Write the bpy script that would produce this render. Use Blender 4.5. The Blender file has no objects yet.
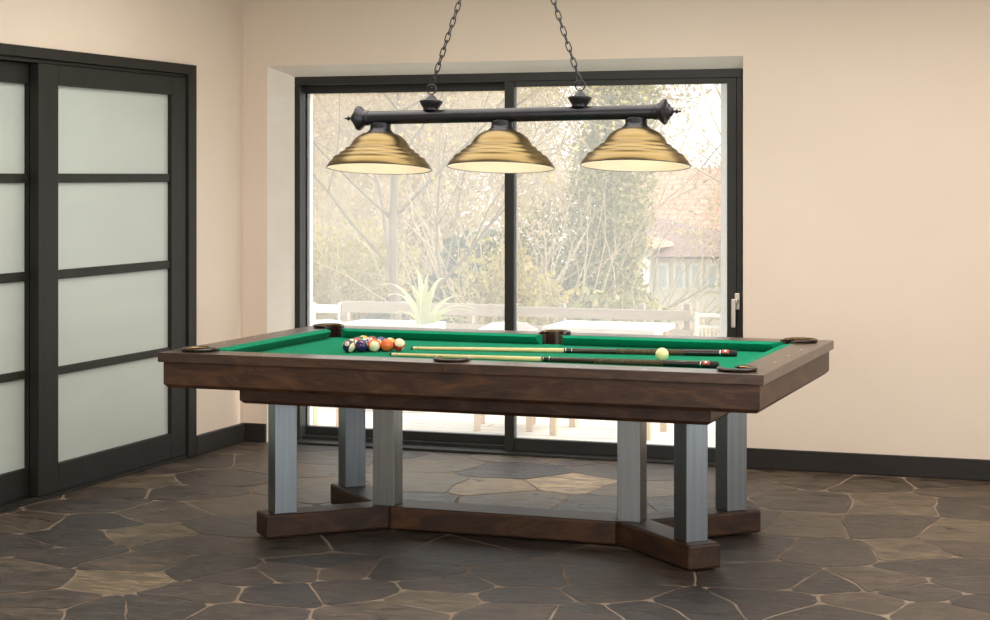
import bpy, bmesh, math, random
from mathutils import Vector, Matrix, noise

S = bpy.context.scene
COL = S.collection
PI = math.pi

# ------------------------------------------------------------------ camera model
F, HY, YAW = 1851.63, 175.22, 0.340194
CX, CY, CZ = 2.643, -7.624, 1.565

def at(px, py, y):
    """the world point seen at a photo pixel, at the depth y"""
    a, b = (px - 495) / F, -(py - HY) / F
    s, c = math.sin(YAW), math.cos(YAW)
    rx, ry = a * c - s, a * s + c
    t = (y - CY) / ry
    return Vector((CX + rx * t, y, CZ + b * t))

# ------------------------------------------------------------------ materials
def new_mat(name):
    m = bpy.data.materials.new(name)
    m.use_nodes = True
    nt = m.node_tree
    nt.nodes.clear()
    out = nt.nodes.new('ShaderNodeOutputMaterial')
    return m, nt, out

def N(nt, t, **kw):
    n = nt.nodes.new(t)
    for k, v in kw.items():
        if k in n.inputs:
            n.inputs[k].default_value = v
        else:
            setattr(n, k, v)
    return n

def L(nt, a, b):
    nt.links.new(a, b)

def rgba(c):
    return (c[0], c[1], c[2], 1.0)

def srgb(r, g, b):
    f = lambda v: (v / 255 / 12.92) if v <= 10 else ((v / 255 + .055) / 1.055) ** 2.4
    return (f(r), f(g), f(b))

def ramp(nt, stops):
    r = N(nt, 'ShaderNodeValToRGB')
    e = r.color_ramp.elements
    while len(e) < len(stops):
        e.new(0.5)
    for i, (p, c) in enumerate(stops):
        e[i].position = p
        e[i].color = rgba(c)
    return r

def mat(name, c1, c2=None, scale=(6, 6, 6), rough=.5, rough2=None, metal=0., spec=.5, bump=0., bscale=None,
        detail=5., coat=0., rot=0., aniso=0., sheen=0., dist=0.05, trans=0.):
    """principled surface with a noise mixing two tones of the thing's own colour, optional noise relief"""
    m, nt, out = new_mat(name)
    p = N(nt, 'ShaderNodeBsdfPrincipled', Roughness=rough, Metallic=metal)
    p.inputs['Specular IOR Level'].default_value = spec
    p.inputs['Coat Weight'].default_value = coat
    p.inputs['Anisotropic'].default_value = aniso
    p.inputs['Sheen Weight'].default_value = sheen
    L(nt, p.outputs[0], out.inputs[0])
    tc = N(nt, 'ShaderNodeTexCoord')
    mp = N(nt, 'ShaderNodeMapping', Scale=scale, Rotation=(0, 0, rot))
    L(nt, tc.outputs['Object'], mp.inputs[0])
    nz = N(nt, 'ShaderNodeTexNoise', Scale=1., Detail=detail, Roughness=.6)
    nz.inputs['Distortion'].default_value = dist * 10
    L(nt, mp.outputs[0], nz.inputs[0])
    if c2 is None:
        c2 = tuple(v * .9 for v in c1)
    r = ramp(nt, [(.32, c1), (.68, c2)])
    L(nt, nz.outputs['Fac'], r.inputs[0])
    L(nt, r.outputs[0], p.inputs['Base Color'])
    if rough2 is not None:
        mr = N(nt, 'ShaderNodeMapRange')
        mr.inputs['From Min'].default_value = .3
        mr.inputs['From Max'].default_value = .7
        mr.inputs['To Min'].default_value = rough
        mr.inputs['To Max'].default_value = rough2
        L(nt, nz.outputs['Fac'], mr.inputs[0])
        L(nt, mr.outputs[0], p.inputs['Roughness'])
    if bump:
        src = nz
        if bscale:
            mp2 = N(nt, 'ShaderNodeMapping', Scale=bscale, Rotation=(0, 0, rot))
            L(nt, tc.outputs['Object'], mp2.inputs[0])
            src = N(nt, 'ShaderNodeTexNoise', Scale=1., Detail=4.)
            L(nt, mp2.outputs[0], src.inputs[0])
        b = N(nt, 'ShaderNodeBump', Strength=bump, Distance=.002)
        L(nt, src.outputs['Fac'], b.inputs['Height'])
        L(nt, b.outputs[0], p.inputs['Normal'])
    return m

def leaf_mat(name, c1, c2, c3=None):
    """thin leaf: part of the light goes through; tone varies from leaf to leaf"""
    m, nt, out = new_mat(name)
    at_ = N(nt, 'ShaderNodeAttribute', attribute_name='tone')
    st = [(.0, c1), (.6, c2)] + ([(1., c3)] if c3 else [])
    r = ramp(nt, st)
    L(nt, at_.outputs['Fac'], r.inputs[0])
    d = N(nt, 'ShaderNodeBsdfDiffuse')
    t = N(nt, 'ShaderNodeBsdfTranslucent')
    mx = N(nt, 'ShaderNodeMixShader', Fac=.4)
    L(nt, r.outputs[0], d.inputs[0]); L(nt, r.outputs[0], t.inputs[0])
    L(nt, d.outputs[0], mx.inputs[1]); L(nt, t.outputs[0], mx.inputs[2])
    L(nt, mx.outputs[0], out.inputs[0])
    return m

M = {}
M['wall'] = mat('painted_plaster', srgb(231, 216, 200), srgb(227, 211, 194), (1.2, 1.2, 1.2), rough=.85, spec=.2, bump=.12, bscale=(60, 60, 60))
M['white_plaster'] = mat('white_plaster', srgb(235, 231, 222), srgb(228, 222, 212), (4, 4, 4), rough=.85, spec=.2, bump=.1, bscale=(60, 60, 60))
M['ceiling'] = mat('ceiling_paint', srgb(238, 232, 222), None, (2, 2, 2), rough=.9, spec=.1)
M['black_frame'] = mat('dark_painted_timber', srgb(38, 37, 32), srgb(31, 30, 27), (20, 20, 3), rough=.55, spec=.25, bump=.1)
M['black_bar'] = mat('dark_glazing_bar', srgb(46, 44, 36), srgb(27, 26, 23), (40, 40, 40), rough=.6, spec=.3, bump=.2)
M['alu'] = mat('anthracite_aluminium', srgb(44, 44, 42), srgb(38, 38, 36), (5, 5, 5), rough=.45, spec=.35)
M['base_board'] = mat('dark_skirting', srgb(44, 40, 37), srgb(35, 32, 30), (3, 30, 30), rough=.5, spec=.3, bump=.1)
M['frost'] = mat('frosted_glass', srgb(192, 199, 192), srgb(184, 192, 186), (.8, .8, 3), rough=.42, spec=.5)
M['silver'] = mat('satin_silver', srgb(215, 208, 196), None, (40, 40, 40), rough=.35, metal=.7)
M['grout'] = mat('mortar', srgb(148, 132, 116), srgb(114, 100, 88), (7, 7, 7), rough=.9, spec=.2, bump=.3, bscale=(90, 90, 90))
M['steel'] = mat('brushed_steel', srgb(156, 163, 167), srgb(138, 146, 150), (60, 60, 1.2), rough=.3, rough2=.38, metal=1., bump=.05)
M['ebony'] = mat('black_bronze', srgb(58, 58, 62), srgb(48, 48, 52), (12, 12, 12), rough=.36, metal=.7)
M['brass'] = mat('brushed_brass', srgb(130, 112, 76), srgb(112, 95, 62), (2, 2, 60), rough=.32, rough2=.4, metal=1.)
M['enamel'] = mat('white_enamel', srgb(248, 238, 222), None, (4, 4, 4), rough=.4)
M['leather'] = mat('dark_leather', srgb(48, 30, 22), srgb(34, 21, 16), (25, 25, 25), rough=.3, spec=.6, bump=.15, coat=.3)
M['iron_trim'] = mat('bronzed_pocket_trim', srgb(44, 32, 24), srgb(28, 20, 15), (20, 20, 20), rough=.3, spec=.4, coat=.1)
M['gold'] = mat('aged_gold_piping', srgb(190, 150, 80), None, (20, 20, 20), rough=.35, metal=.8)
M['cloth'] = mat('green_baize', srgb(0, 134, 98), srgb(0, 125, 91), (30, 30, 30), rough=.95, spec=.08, bump=.15, bscale=(600, 600, 600), sheen=.03)
M['ivory'] = mat('pearl_inlay', srgb(236, 222, 205), None, (50, 50, 50), rough=.3)
M['rubber'] = mat('black_rubber', srgb(20, 20, 20), None, (10, 10, 10), rough=.7)
M['maple'] = mat('maple_shaft', srgb(240, 222, 168), srgb(228, 204, 142), (3, 60, 60), rough=.3, coat=.3)
M['ferrule'] = mat('ivory_ferrule', srgb(238, 220, 176), None, (40, 40, 40), rough=.3)
M['tip'] = mat('blue_black_tip', srgb(40, 44, 50), None, (60, 60, 60), rough=.9)
M['cue_black'] = mat('black_cue_lacquer', srgb(30, 24, 20), srgb(22, 18, 16), (10, 10, 10), rough=.18, coat=.15)
M['cue_wood'] = mat('dark_cue_butt', srgb(72, 50, 28), srgb(26, 19, 14), (3, 50, 50), rough=.2, coat=.2)
M['cue_wrap'] = mat('speckled_linen_wrap', srgb(20, 18, 17), srgb(104, 84, 52), (260, 160, 160), rough=.7, detail=1.)
M['steel_ring'] = mat('silver_ring', srgb(225, 225, 222), None, (40, 40, 40), rough=.2, metal=1.)
M['red'] = mat('red_lacquer', srgb(205, 60, 52), None, (30, 30, 30), rough=.2)
M['white'] = mat('white_lacquer', srgb(242, 238, 230), None, (30, 30, 30), rough=.3)
M['ink'] = mat('black_ink', srgb(18, 16, 16), None, (30, 30, 30), rough=.4)

def wood(name, rot, c1, c2, c3, rough=.42, coat=.05):
    """dark stained hardwood, figure running along the board"""
    m, nt, out = new_mat(name)
    p = N(nt, 'ShaderNodeBsdfPrincipled')
    p.inputs['Specular IOR Level'].default_value = .34
    p.inputs['Coat Weight'].default_value = coat
    p.inputs['Coat Roughness'].default_value = .3
    L(nt, p.outputs[0], out.inputs[0])
    tc = N(nt, 'ShaderNodeTexCoord')
    mr0 = N(nt, 'ShaderNodeMapping', Rotation=(0, 0, rot))
    L(nt, tc.outputs['Object'], mr0.inputs[0])
    m1 = N(nt, 'ShaderNodeMapping', Scale=(4, 14, 14))
    m2 = N(nt, 'ShaderNodeMapping', Scale=(14, 160, 160))
    L(nt, mr0.outputs[0], m1.inputs[0]); L(nt, mr0.outputs[0], m2.inputs[0])
    n1 = N(nt, 'ShaderNodeTexNoise', Scale=1., Detail=5., Roughness=.65)
    n1.inputs['Distortion'].default_value = 1.2
    n2 = N(nt, 'ShaderNodeTexNoise', Scale=1., Detail=3.)
    L(nt, m1.outputs[0], n1.inputs[0]); L(nt, m2.outputs[0], n2.inputs[0])
    mx = N(nt, 'ShaderNodeMath', operation='MULTIPLY_ADD')
    mx.inputs[1].default_value = .3
    L(nt, n2.outputs['Fac'], mx.inputs[0]); L(nt, n1.outputs['Fac'], mx.inputs[2])
    r = ramp(nt, [(.45, c1), (.65, c2), (.85, c3)])
    L(nt, mx.outputs[0], r.inputs[0])
    L(nt, r.outputs[0], p.inputs['Base Color'])
    rr = N(nt, 'ShaderNodeMapRange')
    rr.inputs['To Min'].default_value = rough - .08
    rr.inputs['To Max'].default_value = rough + .1
    L(nt, n2.outputs['Fac'], rr.inputs[0]); L(nt, rr.outputs[0], p.inputs['Roughness'])
    b = N(nt, 'ShaderNodeBump', Strength=.12, Distance=.001)
    L(nt, n2.outputs['Fac'], b.inputs['Height']); L(nt, b.outputs[0], p.inputs['Normal'])
    return m

WC = (srgb(38, 24, 17), srgb(64, 42, 29), srgb(92, 62, 42))
WB = (srgb(32, 20, 14), srgb(52, 33, 21), srgb(78, 50, 28))
M['rail_x'] = wood('polished_walnut_lengthwise', 0, *WC, rough=.3, coat=.45)
M['rail_y'] = wood('polished_walnut_crosswise', PI / 2, *WC, rough=.3, coat=.45)
M['wood_x'] = wood('walnut_stain_lengthwise', 0, *WC)
M['wood_y'] = wood('walnut_stain_crosswise', PI / 2, *WC)
M['wood_base'] = wood('stained_base_lengthwise', 0, *WB, rough=.52)
M['wood_p45'] = wood('stained_base_diagonal', -PI / 4, *WB, rough=.52)
M['wood_m45'] = wood('stained_base_counter_diagonal', PI / 4, *WB, rough=.52)

def slate():
    m, nt, out = new_mat('flagstone')
    p = N(nt, 'ShaderNodeBsdfPrincipled')
    p.inputs['Specular IOR Level'].default_value = .42
    L(nt, p.outputs[0], out.inputs[0])
    a = N(nt, 'ShaderNodeAttribute', attribute_name='tone')
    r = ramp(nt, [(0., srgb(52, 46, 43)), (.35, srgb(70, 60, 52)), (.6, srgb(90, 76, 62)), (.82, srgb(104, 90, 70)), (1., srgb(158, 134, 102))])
    L(nt, a.outputs['Fac'], r.inputs[0])
    tc = N(nt, 'ShaderNodeTexCoord')
    mp = N(nt, 'ShaderNodeMapping', Scale=(6, 11, 11), Rotation=(0, 0, .35))
    L(nt, tc.outputs['Object'], mp.inputs[0])
    n1 = N(nt, 'ShaderNodeTexNoise', Scale=1., Detail=7., Roughness=.68)
    n1.inputs['Distortion'].default_value = .8
    L(nt, mp.outputs[0], n1.inputs[0])
    mp2 = N(nt, 'ShaderNodeMapping', Scale=(9, 60, 60), Rotation=(0, 0, .35))
    L(nt, tc.outputs['Object'], mp2.inputs[0])
    n2 = N(nt, 'ShaderNodeTexNoise', Scale=1., Detail=6., Roughness=.7)
    L(nt, mp2.outputs[0], n2.inputs[0])
    ad = N(nt, 'ShaderNodeMath', operation='ADD')
    L(nt, n1.outputs['Fac'], ad.inputs[0]); L(nt, n2.outputs['Fac'], ad.inputs[1])
    v = N(nt, 'ShaderNodeMapRange')
    v.inputs['From Min'].default_value = .84; v.inputs['From Max'].default_value = 1.16
    v.inputs['To Min'].default_value = .3; v.inputs['To Max'].default_value = 1.6
    L(nt, ad.outputs[0], v.inputs[0])
    mu = N(nt, 'ShaderNodeVectorMath', operation='SCALE')
    L(nt, r.outputs[0], mu.inputs[0]); L(nt, v.outputs[0], mu.inputs['Scale'])
    L(nt, mu.outputs[0], p.inputs['Base Color'])
    rr = N(nt, 'ShaderNodeMapRange')
    rr.inputs['From Min'].default_value = .3; rr.inputs['From Max'].default_value = .7
    rr.inputs['To Min'].default_value = .24; rr.inputs['To Max'].default_value = .55
    L(nt, n1.outputs['Fac'], rr.inputs[0]); L(nt, rr.outputs[0], p.inputs['Roughness'])
    b = N(nt, 'ShaderNodeBump', Strength=.8, Distance=.012)
    L(nt, ad.outputs[0], b.inputs['Height']); L(nt, b.outputs[0], p.inputs['Normal'])
    return m
M['slate'] = slate()

def window_glass():
    """clear pane; a white veil mixed in paints the glare haze over the garden"""
    m, nt, out = new_mat('veiled_window_glass')
    t = N(nt, 'ShaderNodeBsdfTransparent')
    d = N(nt, 'ShaderNodeBsdfTranslucent', Color=(.94, .96, .96, 1))
    g = N(nt, 'ShaderNodeBsdfGlossy', Roughness=.02)
    m1 = N(nt, 'ShaderNodeMixShader', Fac=.19)
    L(nt, t.outputs[0], m1.inputs[1]); L(nt, d.outputs[0], m1.inputs[2])
    m2 = N(nt, 'ShaderNodeMixShader', Fac=.03)
    L(nt, m1.outputs[0], m2.inputs[1]); L(nt, g.outputs[0], m2.inputs[2])
    L(nt, m2.outputs[0], out.inputs[0])
    return m
M['glass'] = window_glass()

def deck_mat():
    m, nt, out = new_mat('bleached_deck_boards')
    p = N(nt, 'ShaderNodeBsdfPrincipled', Roughness=.7)
    L(nt, p.outputs[0], out.inputs[0])
    tc = N(nt, 'ShaderNodeTexCoord')
    b = N(nt, 'ShaderNodeTexBrick', offset=.5)
    b.inputs['Color1'].default_value = rgba(srgb(226, 218, 202)); b.inputs['Color2'].default_value = rgba(srgb(218, 208, 190))
    b.inputs['Mortar'].default_value = rgba(srgb(150, 120, 80))
    b.inputs['Scale'].default_value = 1.; b.inputs['Mortar Size'].default_value = .006
    b.inputs['Brick Width'].default_value = 3.; b.inputs['Row Height'].default_value = .14
    L(nt, tc.outputs['Object'], b.inputs[0]); L(nt, b.outputs[0], p.inputs['Base Color'])
    return m
M['deck'] = deck_mat()

def edge_strip_mat():
    m, nt, out = new_mat('white_backlit_strip')
    d = N(nt, 'ShaderNodeBsdfDiffuse', Color=(.9, .9, .88, 1)); t = N(nt, 'ShaderNodeBsdfTranslucent', Color=(.9, .9, .88, 1))
    mx = N(nt, 'ShaderNodeMixShader', Fac=.6)
    L(nt, d.outputs[0], mx.inputs[1]); L(nt, t.outputs[0], mx.inputs[2]); L(nt, mx.outputs[0], out.inputs[0])
    return m
M['edge_strip'] = edge_strip_mat()

def tiles_mat(name, c1, c2, mo, bw, rh, axis):
    m, nt, out = new_mat(name)
    p = N(nt, 'ShaderNodeBsdfPrincipled', Roughness=.85)
    L(nt, p.outputs[0], out.inputs[0])
    tc = N(nt, 'ShaderNodeTexCoord')
    mp = N(nt, 'ShaderNodeMapping', Rotation=axis)
    L(nt, tc.outputs['Object'], mp.inputs[0])
    b = N(nt, 'ShaderNodeTexBrick', offset=.5)
    b.inputs['Color1'].default_value = rgba(c1); b.inputs['Color2'].default_value = rgba(c2); b.inputs['Mortar'].default_value = rgba(mo)
    b.inputs['Scale'].default_value = 1.; b.inputs['Mortar Size'].default_value = .018
    b.inputs['Brick Width'].default_value = bw; b.inputs['Row Height'].default_value = rh
    L(nt, mp.outputs[0], b.inputs[0]); L(nt, b.outputs[0], p.inputs['Base Color'])
    return m
M['roof_tile'] = tiles_mat('clay_roof_tiles', srgb(212, 168, 142), srgb(202, 156, 130), srgb(170, 124, 100), .24, .2, (0, 0, 0))
M['roof_brown'] = tiles_mat('brown_roof_tiles', srgb(158, 130, 118), srgb(146, 118, 108), srgb(118, 94, 86), .24, .18, (0, 0, 0))
M['brick'] = tiles_mat('red_brick', srgb(206, 150, 128), srgb(196, 140, 118), srgb(210, 190, 176), .22, .075, (PI / 2, 0, 0))
M['render_white'] = mat('white_render', srgb(240, 236, 228), None, (2, 2, 2), rough=.85)
M['pane_far'] = mat('house_window_glass', srgb(176, 188, 198), srgb(196, 206, 212), (1, 1, 1), rough=.1)
M['garden'] = mat('winter_lawn', srgb(150, 140, 98), srgb(130, 128, 84), (3, 3, 3), rough=.95)
M['bark'] = mat('grey_bark', srgb(150, 138, 118), srgb(128, 116, 100), (9, 9, 2), rough=.9, bump=.4)
M['pale_bark'] = mat('pale_twig_bark', srgb(208, 190, 158), srgb(186, 168, 138), (9, 9, 2), rough=.9)
M['fence_wood'] = mat('weathered_fence_timber', srgb(176, 162, 146), srgb(160, 146, 130), (3, 30, 30), rough=.85)
M['fence_white'] = mat('white_painted_timber', srgb(236, 234, 228), None, (3, 30, 30), rough=.7)
M['teak'] = mat('pale_teak', srgb(206, 170, 120), srgb(190, 152, 104), (30, 30, 4), rough=.7)
M['stone_pale'] = mat('pale_planter_render', srgb(226, 220, 212), srgb(214, 206, 198), (6, 6, 6), rough=.85)
M['leaf_beige'] = leaf_mat('beige_winter_leaf', srgb(204, 184, 158), srgb(218, 202, 174), srgb(224, 210, 160))
M['leaf_yellow'] = leaf_mat('yellow_green_leaf', srgb(176, 166, 92), srgb(214, 198, 122), srgb(230, 214, 158))
M['leaf_ivy'] = leaf_mat('ivy_leaf', srgb(120, 130, 84), srgb(176, 172, 114), srgb(222, 206, 152))
M['leaf_dark'] = leaf_mat('conifer_sprays', srgb(84, 100, 82), srgb(106, 120, 98), srgb(130, 140, 112))
M['leaf_pink'] = leaf_mat('pinkish_shrub_leaf', srgb(196, 168, 148), srgb(212, 190, 166), srgb(206, 198, 150))
M['leaf_yucca'] = leaf_mat('pale_sword_leaf', srgb(196, 206, 150), srgb(222, 226, 180), srgb(240, 240, 214))

# ------------------------------------------------------------------ mesh helpers
class MB:
    def __init__(s):
        s.v, s.f, s.tone = [], [], []

    def add(s, vs, fs):
        b = len(s.v)
        s.v += [tuple(v) for v in vs]
        s.f += [tuple(b + i for i in f) for f in fs]
        return s

    def box(s, x0, x1, y0, y1, z0, z1):
        vs = [(x, y, z) for z in (z0, z1) for y in (y0, y1) for x in (x0, x1)]
        return s.add(vs, [(0, 2, 3, 1), (4, 5, 7, 6), (0, 1, 5, 4), (1, 3, 7, 5), (3, 2, 6, 7), (2, 0, 4, 6)])

    def prism(s, pts, z0, z1):
        """outline (counter-clockwise) pulled up from z0 to z1"""
        n = len(pts)
        vs = [(p[0], p[1], z0) for p in pts] + [(p[0], p[1], z1) for p in pts]
        fs = [tuple(range(n - 1, -1, -1)), tuple(range(n, 2 * n))]
        fs += [(i, (i + 1) % n, n + (i + 1) % n, n + i) for i in range(n)]
        return s.add(vs, fs)

    def loft(s, rings, closed=False, caps=True):
        n = len(rings[0])
        b = [v for r in rings for v in r]
        fs = []
        k = len(rings)
        for j in range(k if closed else k - 1):
            j2 = (j + 1) % k
            for i in range(n):
                i2 = (i + 1) % n
                fs.append((j * n + i, j * n + i2, j2 * n + i2, j2 * n + i))
        if caps and not closed:
            fs.append(tuple(range(n - 1, -1, -1)))
            fs.append(tuple((k - 1) * n + i for i in range(n)))
        return s.add(b, fs)

    def lathe(s, prof, seg=48, axis='z', o=(0, 0, 0), caps=True, a0=0., a1=None):
        """profile of (radius, height); full turn or the arc a0..a1"""
        full = a1 is None
        n = seg if full else seg + 1
        rings = []
        for r, h in prof:
            ring = []
            for i in range(n):
                a = (2 * PI * i / seg) if full else a0 + (a1 - a0) * i / seg
                x, y = r * math.cos(a), r * math.sin(a)
                p = (x, y, h) if axis == 'z' else (h, x, y)
                ring.append((p[0] + o[0], p[1] + o[1], p[2] + o[2]))
            rings.append(ring)
        if full:
            return s.loft(rings, caps=caps)
        vs = [v for r in rings for v in r]
        fs = [(j * n + i, j * n + i + 1, (j + 1) * n + i + 1, (j + 1) * n + i) for j in range(len(rings) - 1) for i in range(n - 1)]
        return s.add(vs, fs)

    def tube(s, pts, r, seg=8, closed=False, flat=1.):
        """round bar along points; r a number or a list"""
        pts = [Vector(p) for p in pts]
        n = len(pts)
        rings = []
        ref = None
        for i, p in enumerate(pts):
            if closed:
                t = (pts[(i + 1) % n] - pts[i - 1])
            else:
                t = pts[min(i + 1, n - 1)] - pts[max(i - 1, 0)]
            t.normalize()
            if ref is None:
                ref = Vector((0, 0, 1)) if abs(t.z) < .9 else Vector((1, 0, 0))
            u = ref - t * ref.dot(t)
            u.normalize()
            ref = u
            w = t.cross(u)
            rr = r[i] if isinstance(r, (list, tuple)) else r
            rings.append([tuple(p + u * (rr * flat * math.cos(2 * PI * k / seg)) + w * (rr * math.sin(2 * PI * k / seg))) for k in range(seg)])
        return s.loft(rings, closed=closed)

    def quad_leaf(s, p, size, rng, asp=1.7, tone=None):
        d = Vector((rng.gauss(0, 1), rng.gauss(0, 1), rng.gauss(0, .8))).normalized()
        e = d.orthogonal().normalized()
        e = Matrix.Rotation(rng.uniform(0, 6.28), 3, d) @ e
        f = d.cross(e)
        a, b = size * asp / 2, size / 2
        s.add([p - e * a, p + f * b, p + e * a, p - f * b], [(0, 1, 2, 3)])
        s.tone.append(rng.random() if tone is None else tone)
        return s

    def build(s, name, material, parent=None, smooth=False, bevel=0., seg=2, angle=35):
        me = bpy.data.meshes.new(name)
        me.from_pydata(s.v, [], s.f)
        me.materials.append(material)
        if s.tone and len(s.tone) == len(me.polygons):
            at_ = me.attributes.new('tone', 'FLOAT', 'FACE')
            at_.data.foreach_set('value', s.tone)
        bm = bmesh.new(); bm.from_mesh(me)
        if not s.tone:
            bmesh.ops.recalc_face_normals(bm, faces=bm.faces)
        if smooth:
            for f in bm.faces:
                f.smooth = True
            lim = math.radians(angle)
            for e in bm.edges:
                if len(e.link_faces) == 2 and e.calc_face_angle(0) > lim:
                    e.smooth = False
        bm.to_mesh(me); bm.free()
        o = bpy.data.objects.new(name, me)
        COL.objects.link(o)
        if parent:
            o.parent = parent
        if bevel:
            b = o.modifiers.new('edge', 'BEVEL')
            b.width = bevel; b.segments = seg; b.limit_method = 'ANGLE'; b.angle_limit = math.radians(40)
        return o

def box(name, m, dims, parent=None, bevel=0.):
    return MB().box(*dims).build(name, m, parent, bevel=bevel)

def empty(name, loc=(0, 0, 0)):
    o = bpy.data.objects.new(name, None)
    o.empty_display_size = .1
    o.location = loc
    COL.objects.link(o)
    return o

def tag(o, label=None, cat=None, group=None, kind=None):
    for k, v in (('label', label), ('category', cat), ('group', group), ('kind', kind)):
        if v:
            o[k] = v
    return o

def struct(o, label, cat):
    return tag(o, label, cat, kind='structure')

def arc(cx, cy, r, a0, a1, n):
    return [(cx + r * math.cos(math.radians(a0 + (a1 - a0) * i / n)), cy + r * math.sin(math.radians(a0 + (a1 - a0) * i / n))) for i in range(n + 1)]

# ------------------------------------------------------------------ the room shell
XL, YB, ZC = -2.40, 2.165, 2.75
XR, YF = 4.4, -10.2
YW = 2.24                                  # front of the window frame
K = (YW - CY) / (2.20 - CY)
def wx(x): return CX + (x - CX) * K        # numbers read off at y = 2.20, carried to the frame's plane
def wz(z): return CZ + (z - CZ) * K

# floor of irregular flagstones
SEEDS = [(-2.15, -0.43), (-1.85, -0.34), (-1.75, -0.71), (-1.89, -0.92), (-1.46, -0.53), (-1.55, -1.05), (-1.65, -1.32), (-1.45, -1.48), (-1.14, -1.37), (-1.2, -1.78), (-1.71, -0.03), (-2.07, 0.03), (-2.17, 0.34), (-2.19, 0.66), (-1.85, 0.5), (-1.92, 0.9), (-1.46, 0.25), (-1.2, -0.28), (-1.22, -0.64), (-0.87, -1.05), (-1.22, -1.07), (-0.68, -1.14), (-0.55, -1.0), (-0.69, -1.45), (-0.42, -1.35), (-0.72, -1.74), (-0.89, -1.86), (-1.13, -2.0), (-0.77, -0.56), (-0.51, -0.82), (-0.44, -1.7), (-1.7, 1.39), (-2.18, 1.46), (-2.0, 1.53), (-1.26, 0.76), (-1.73, 1.62), (-0.52, -0.39), (-0.15, -0.83), (-0.37, -0.9), (-0.2, -1.22), (-0.04, -0.44), (0.35, -0.78), (0.16, -0.15), (0.13, -1.04), (0.16, -1.26), (0.44, -1.11), (0.08, -1.51), (0.49, -1.34), (0.57, -0.3), (0.68, -0.66), (0.75, -0.94), (0.92, -1.19), (0.75, -1.3), (0.62, 0.01), (-0.81, 1.13), (-0.48, 1.14), (-0.14, 1.37), (-0.24, 0.82), (-0.99, 1.76), (-0.64, 2.13), (-0.35, 2.24), (0.04, 1.88), (0.27, 1.3), (1.03, 1.89), (1.28, 1.87), (1.7, 2.02), (1.82, 1.8), (1.08, 1.29), (1.49, 1.34), (1.16, 0.68), (1.56, 0.74), (1.86, 0.72), (1.73, 0.22), (1.37, 0.05), (1.06, 0.05), (1.88, -0.04), (1.64, -0.42), (1.5, -0.5), (1.27, -0.45), (1.83, -0.56), (1.66, -0.76), (1.94, -0.83), (2.03, -0.37), (2.07, -0.65), (1.33, -0.91), (1.08, -1.05), (1.55, -0.99), (0.89, 0.67), (0.87, 2.0), (1.88, 1.38), (1.93, 0.33)]
# light olive stones by seed; those near the window painted paler for its light
PALE = {(-1.46, -0.53): .84, (-1.14, -1.37): .86, (-1.26, 0.76): .7, (-0.48, 1.14): .92, (-0.14, 1.37): 1., (-1.46, 0.25): .68,
        (-0.81, 1.13): .75, (0.27, 1.3): .78, (-0.24, 0.82): .8, (-0.99, 1.76): .72, (0.16, -1.26): .66}

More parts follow.
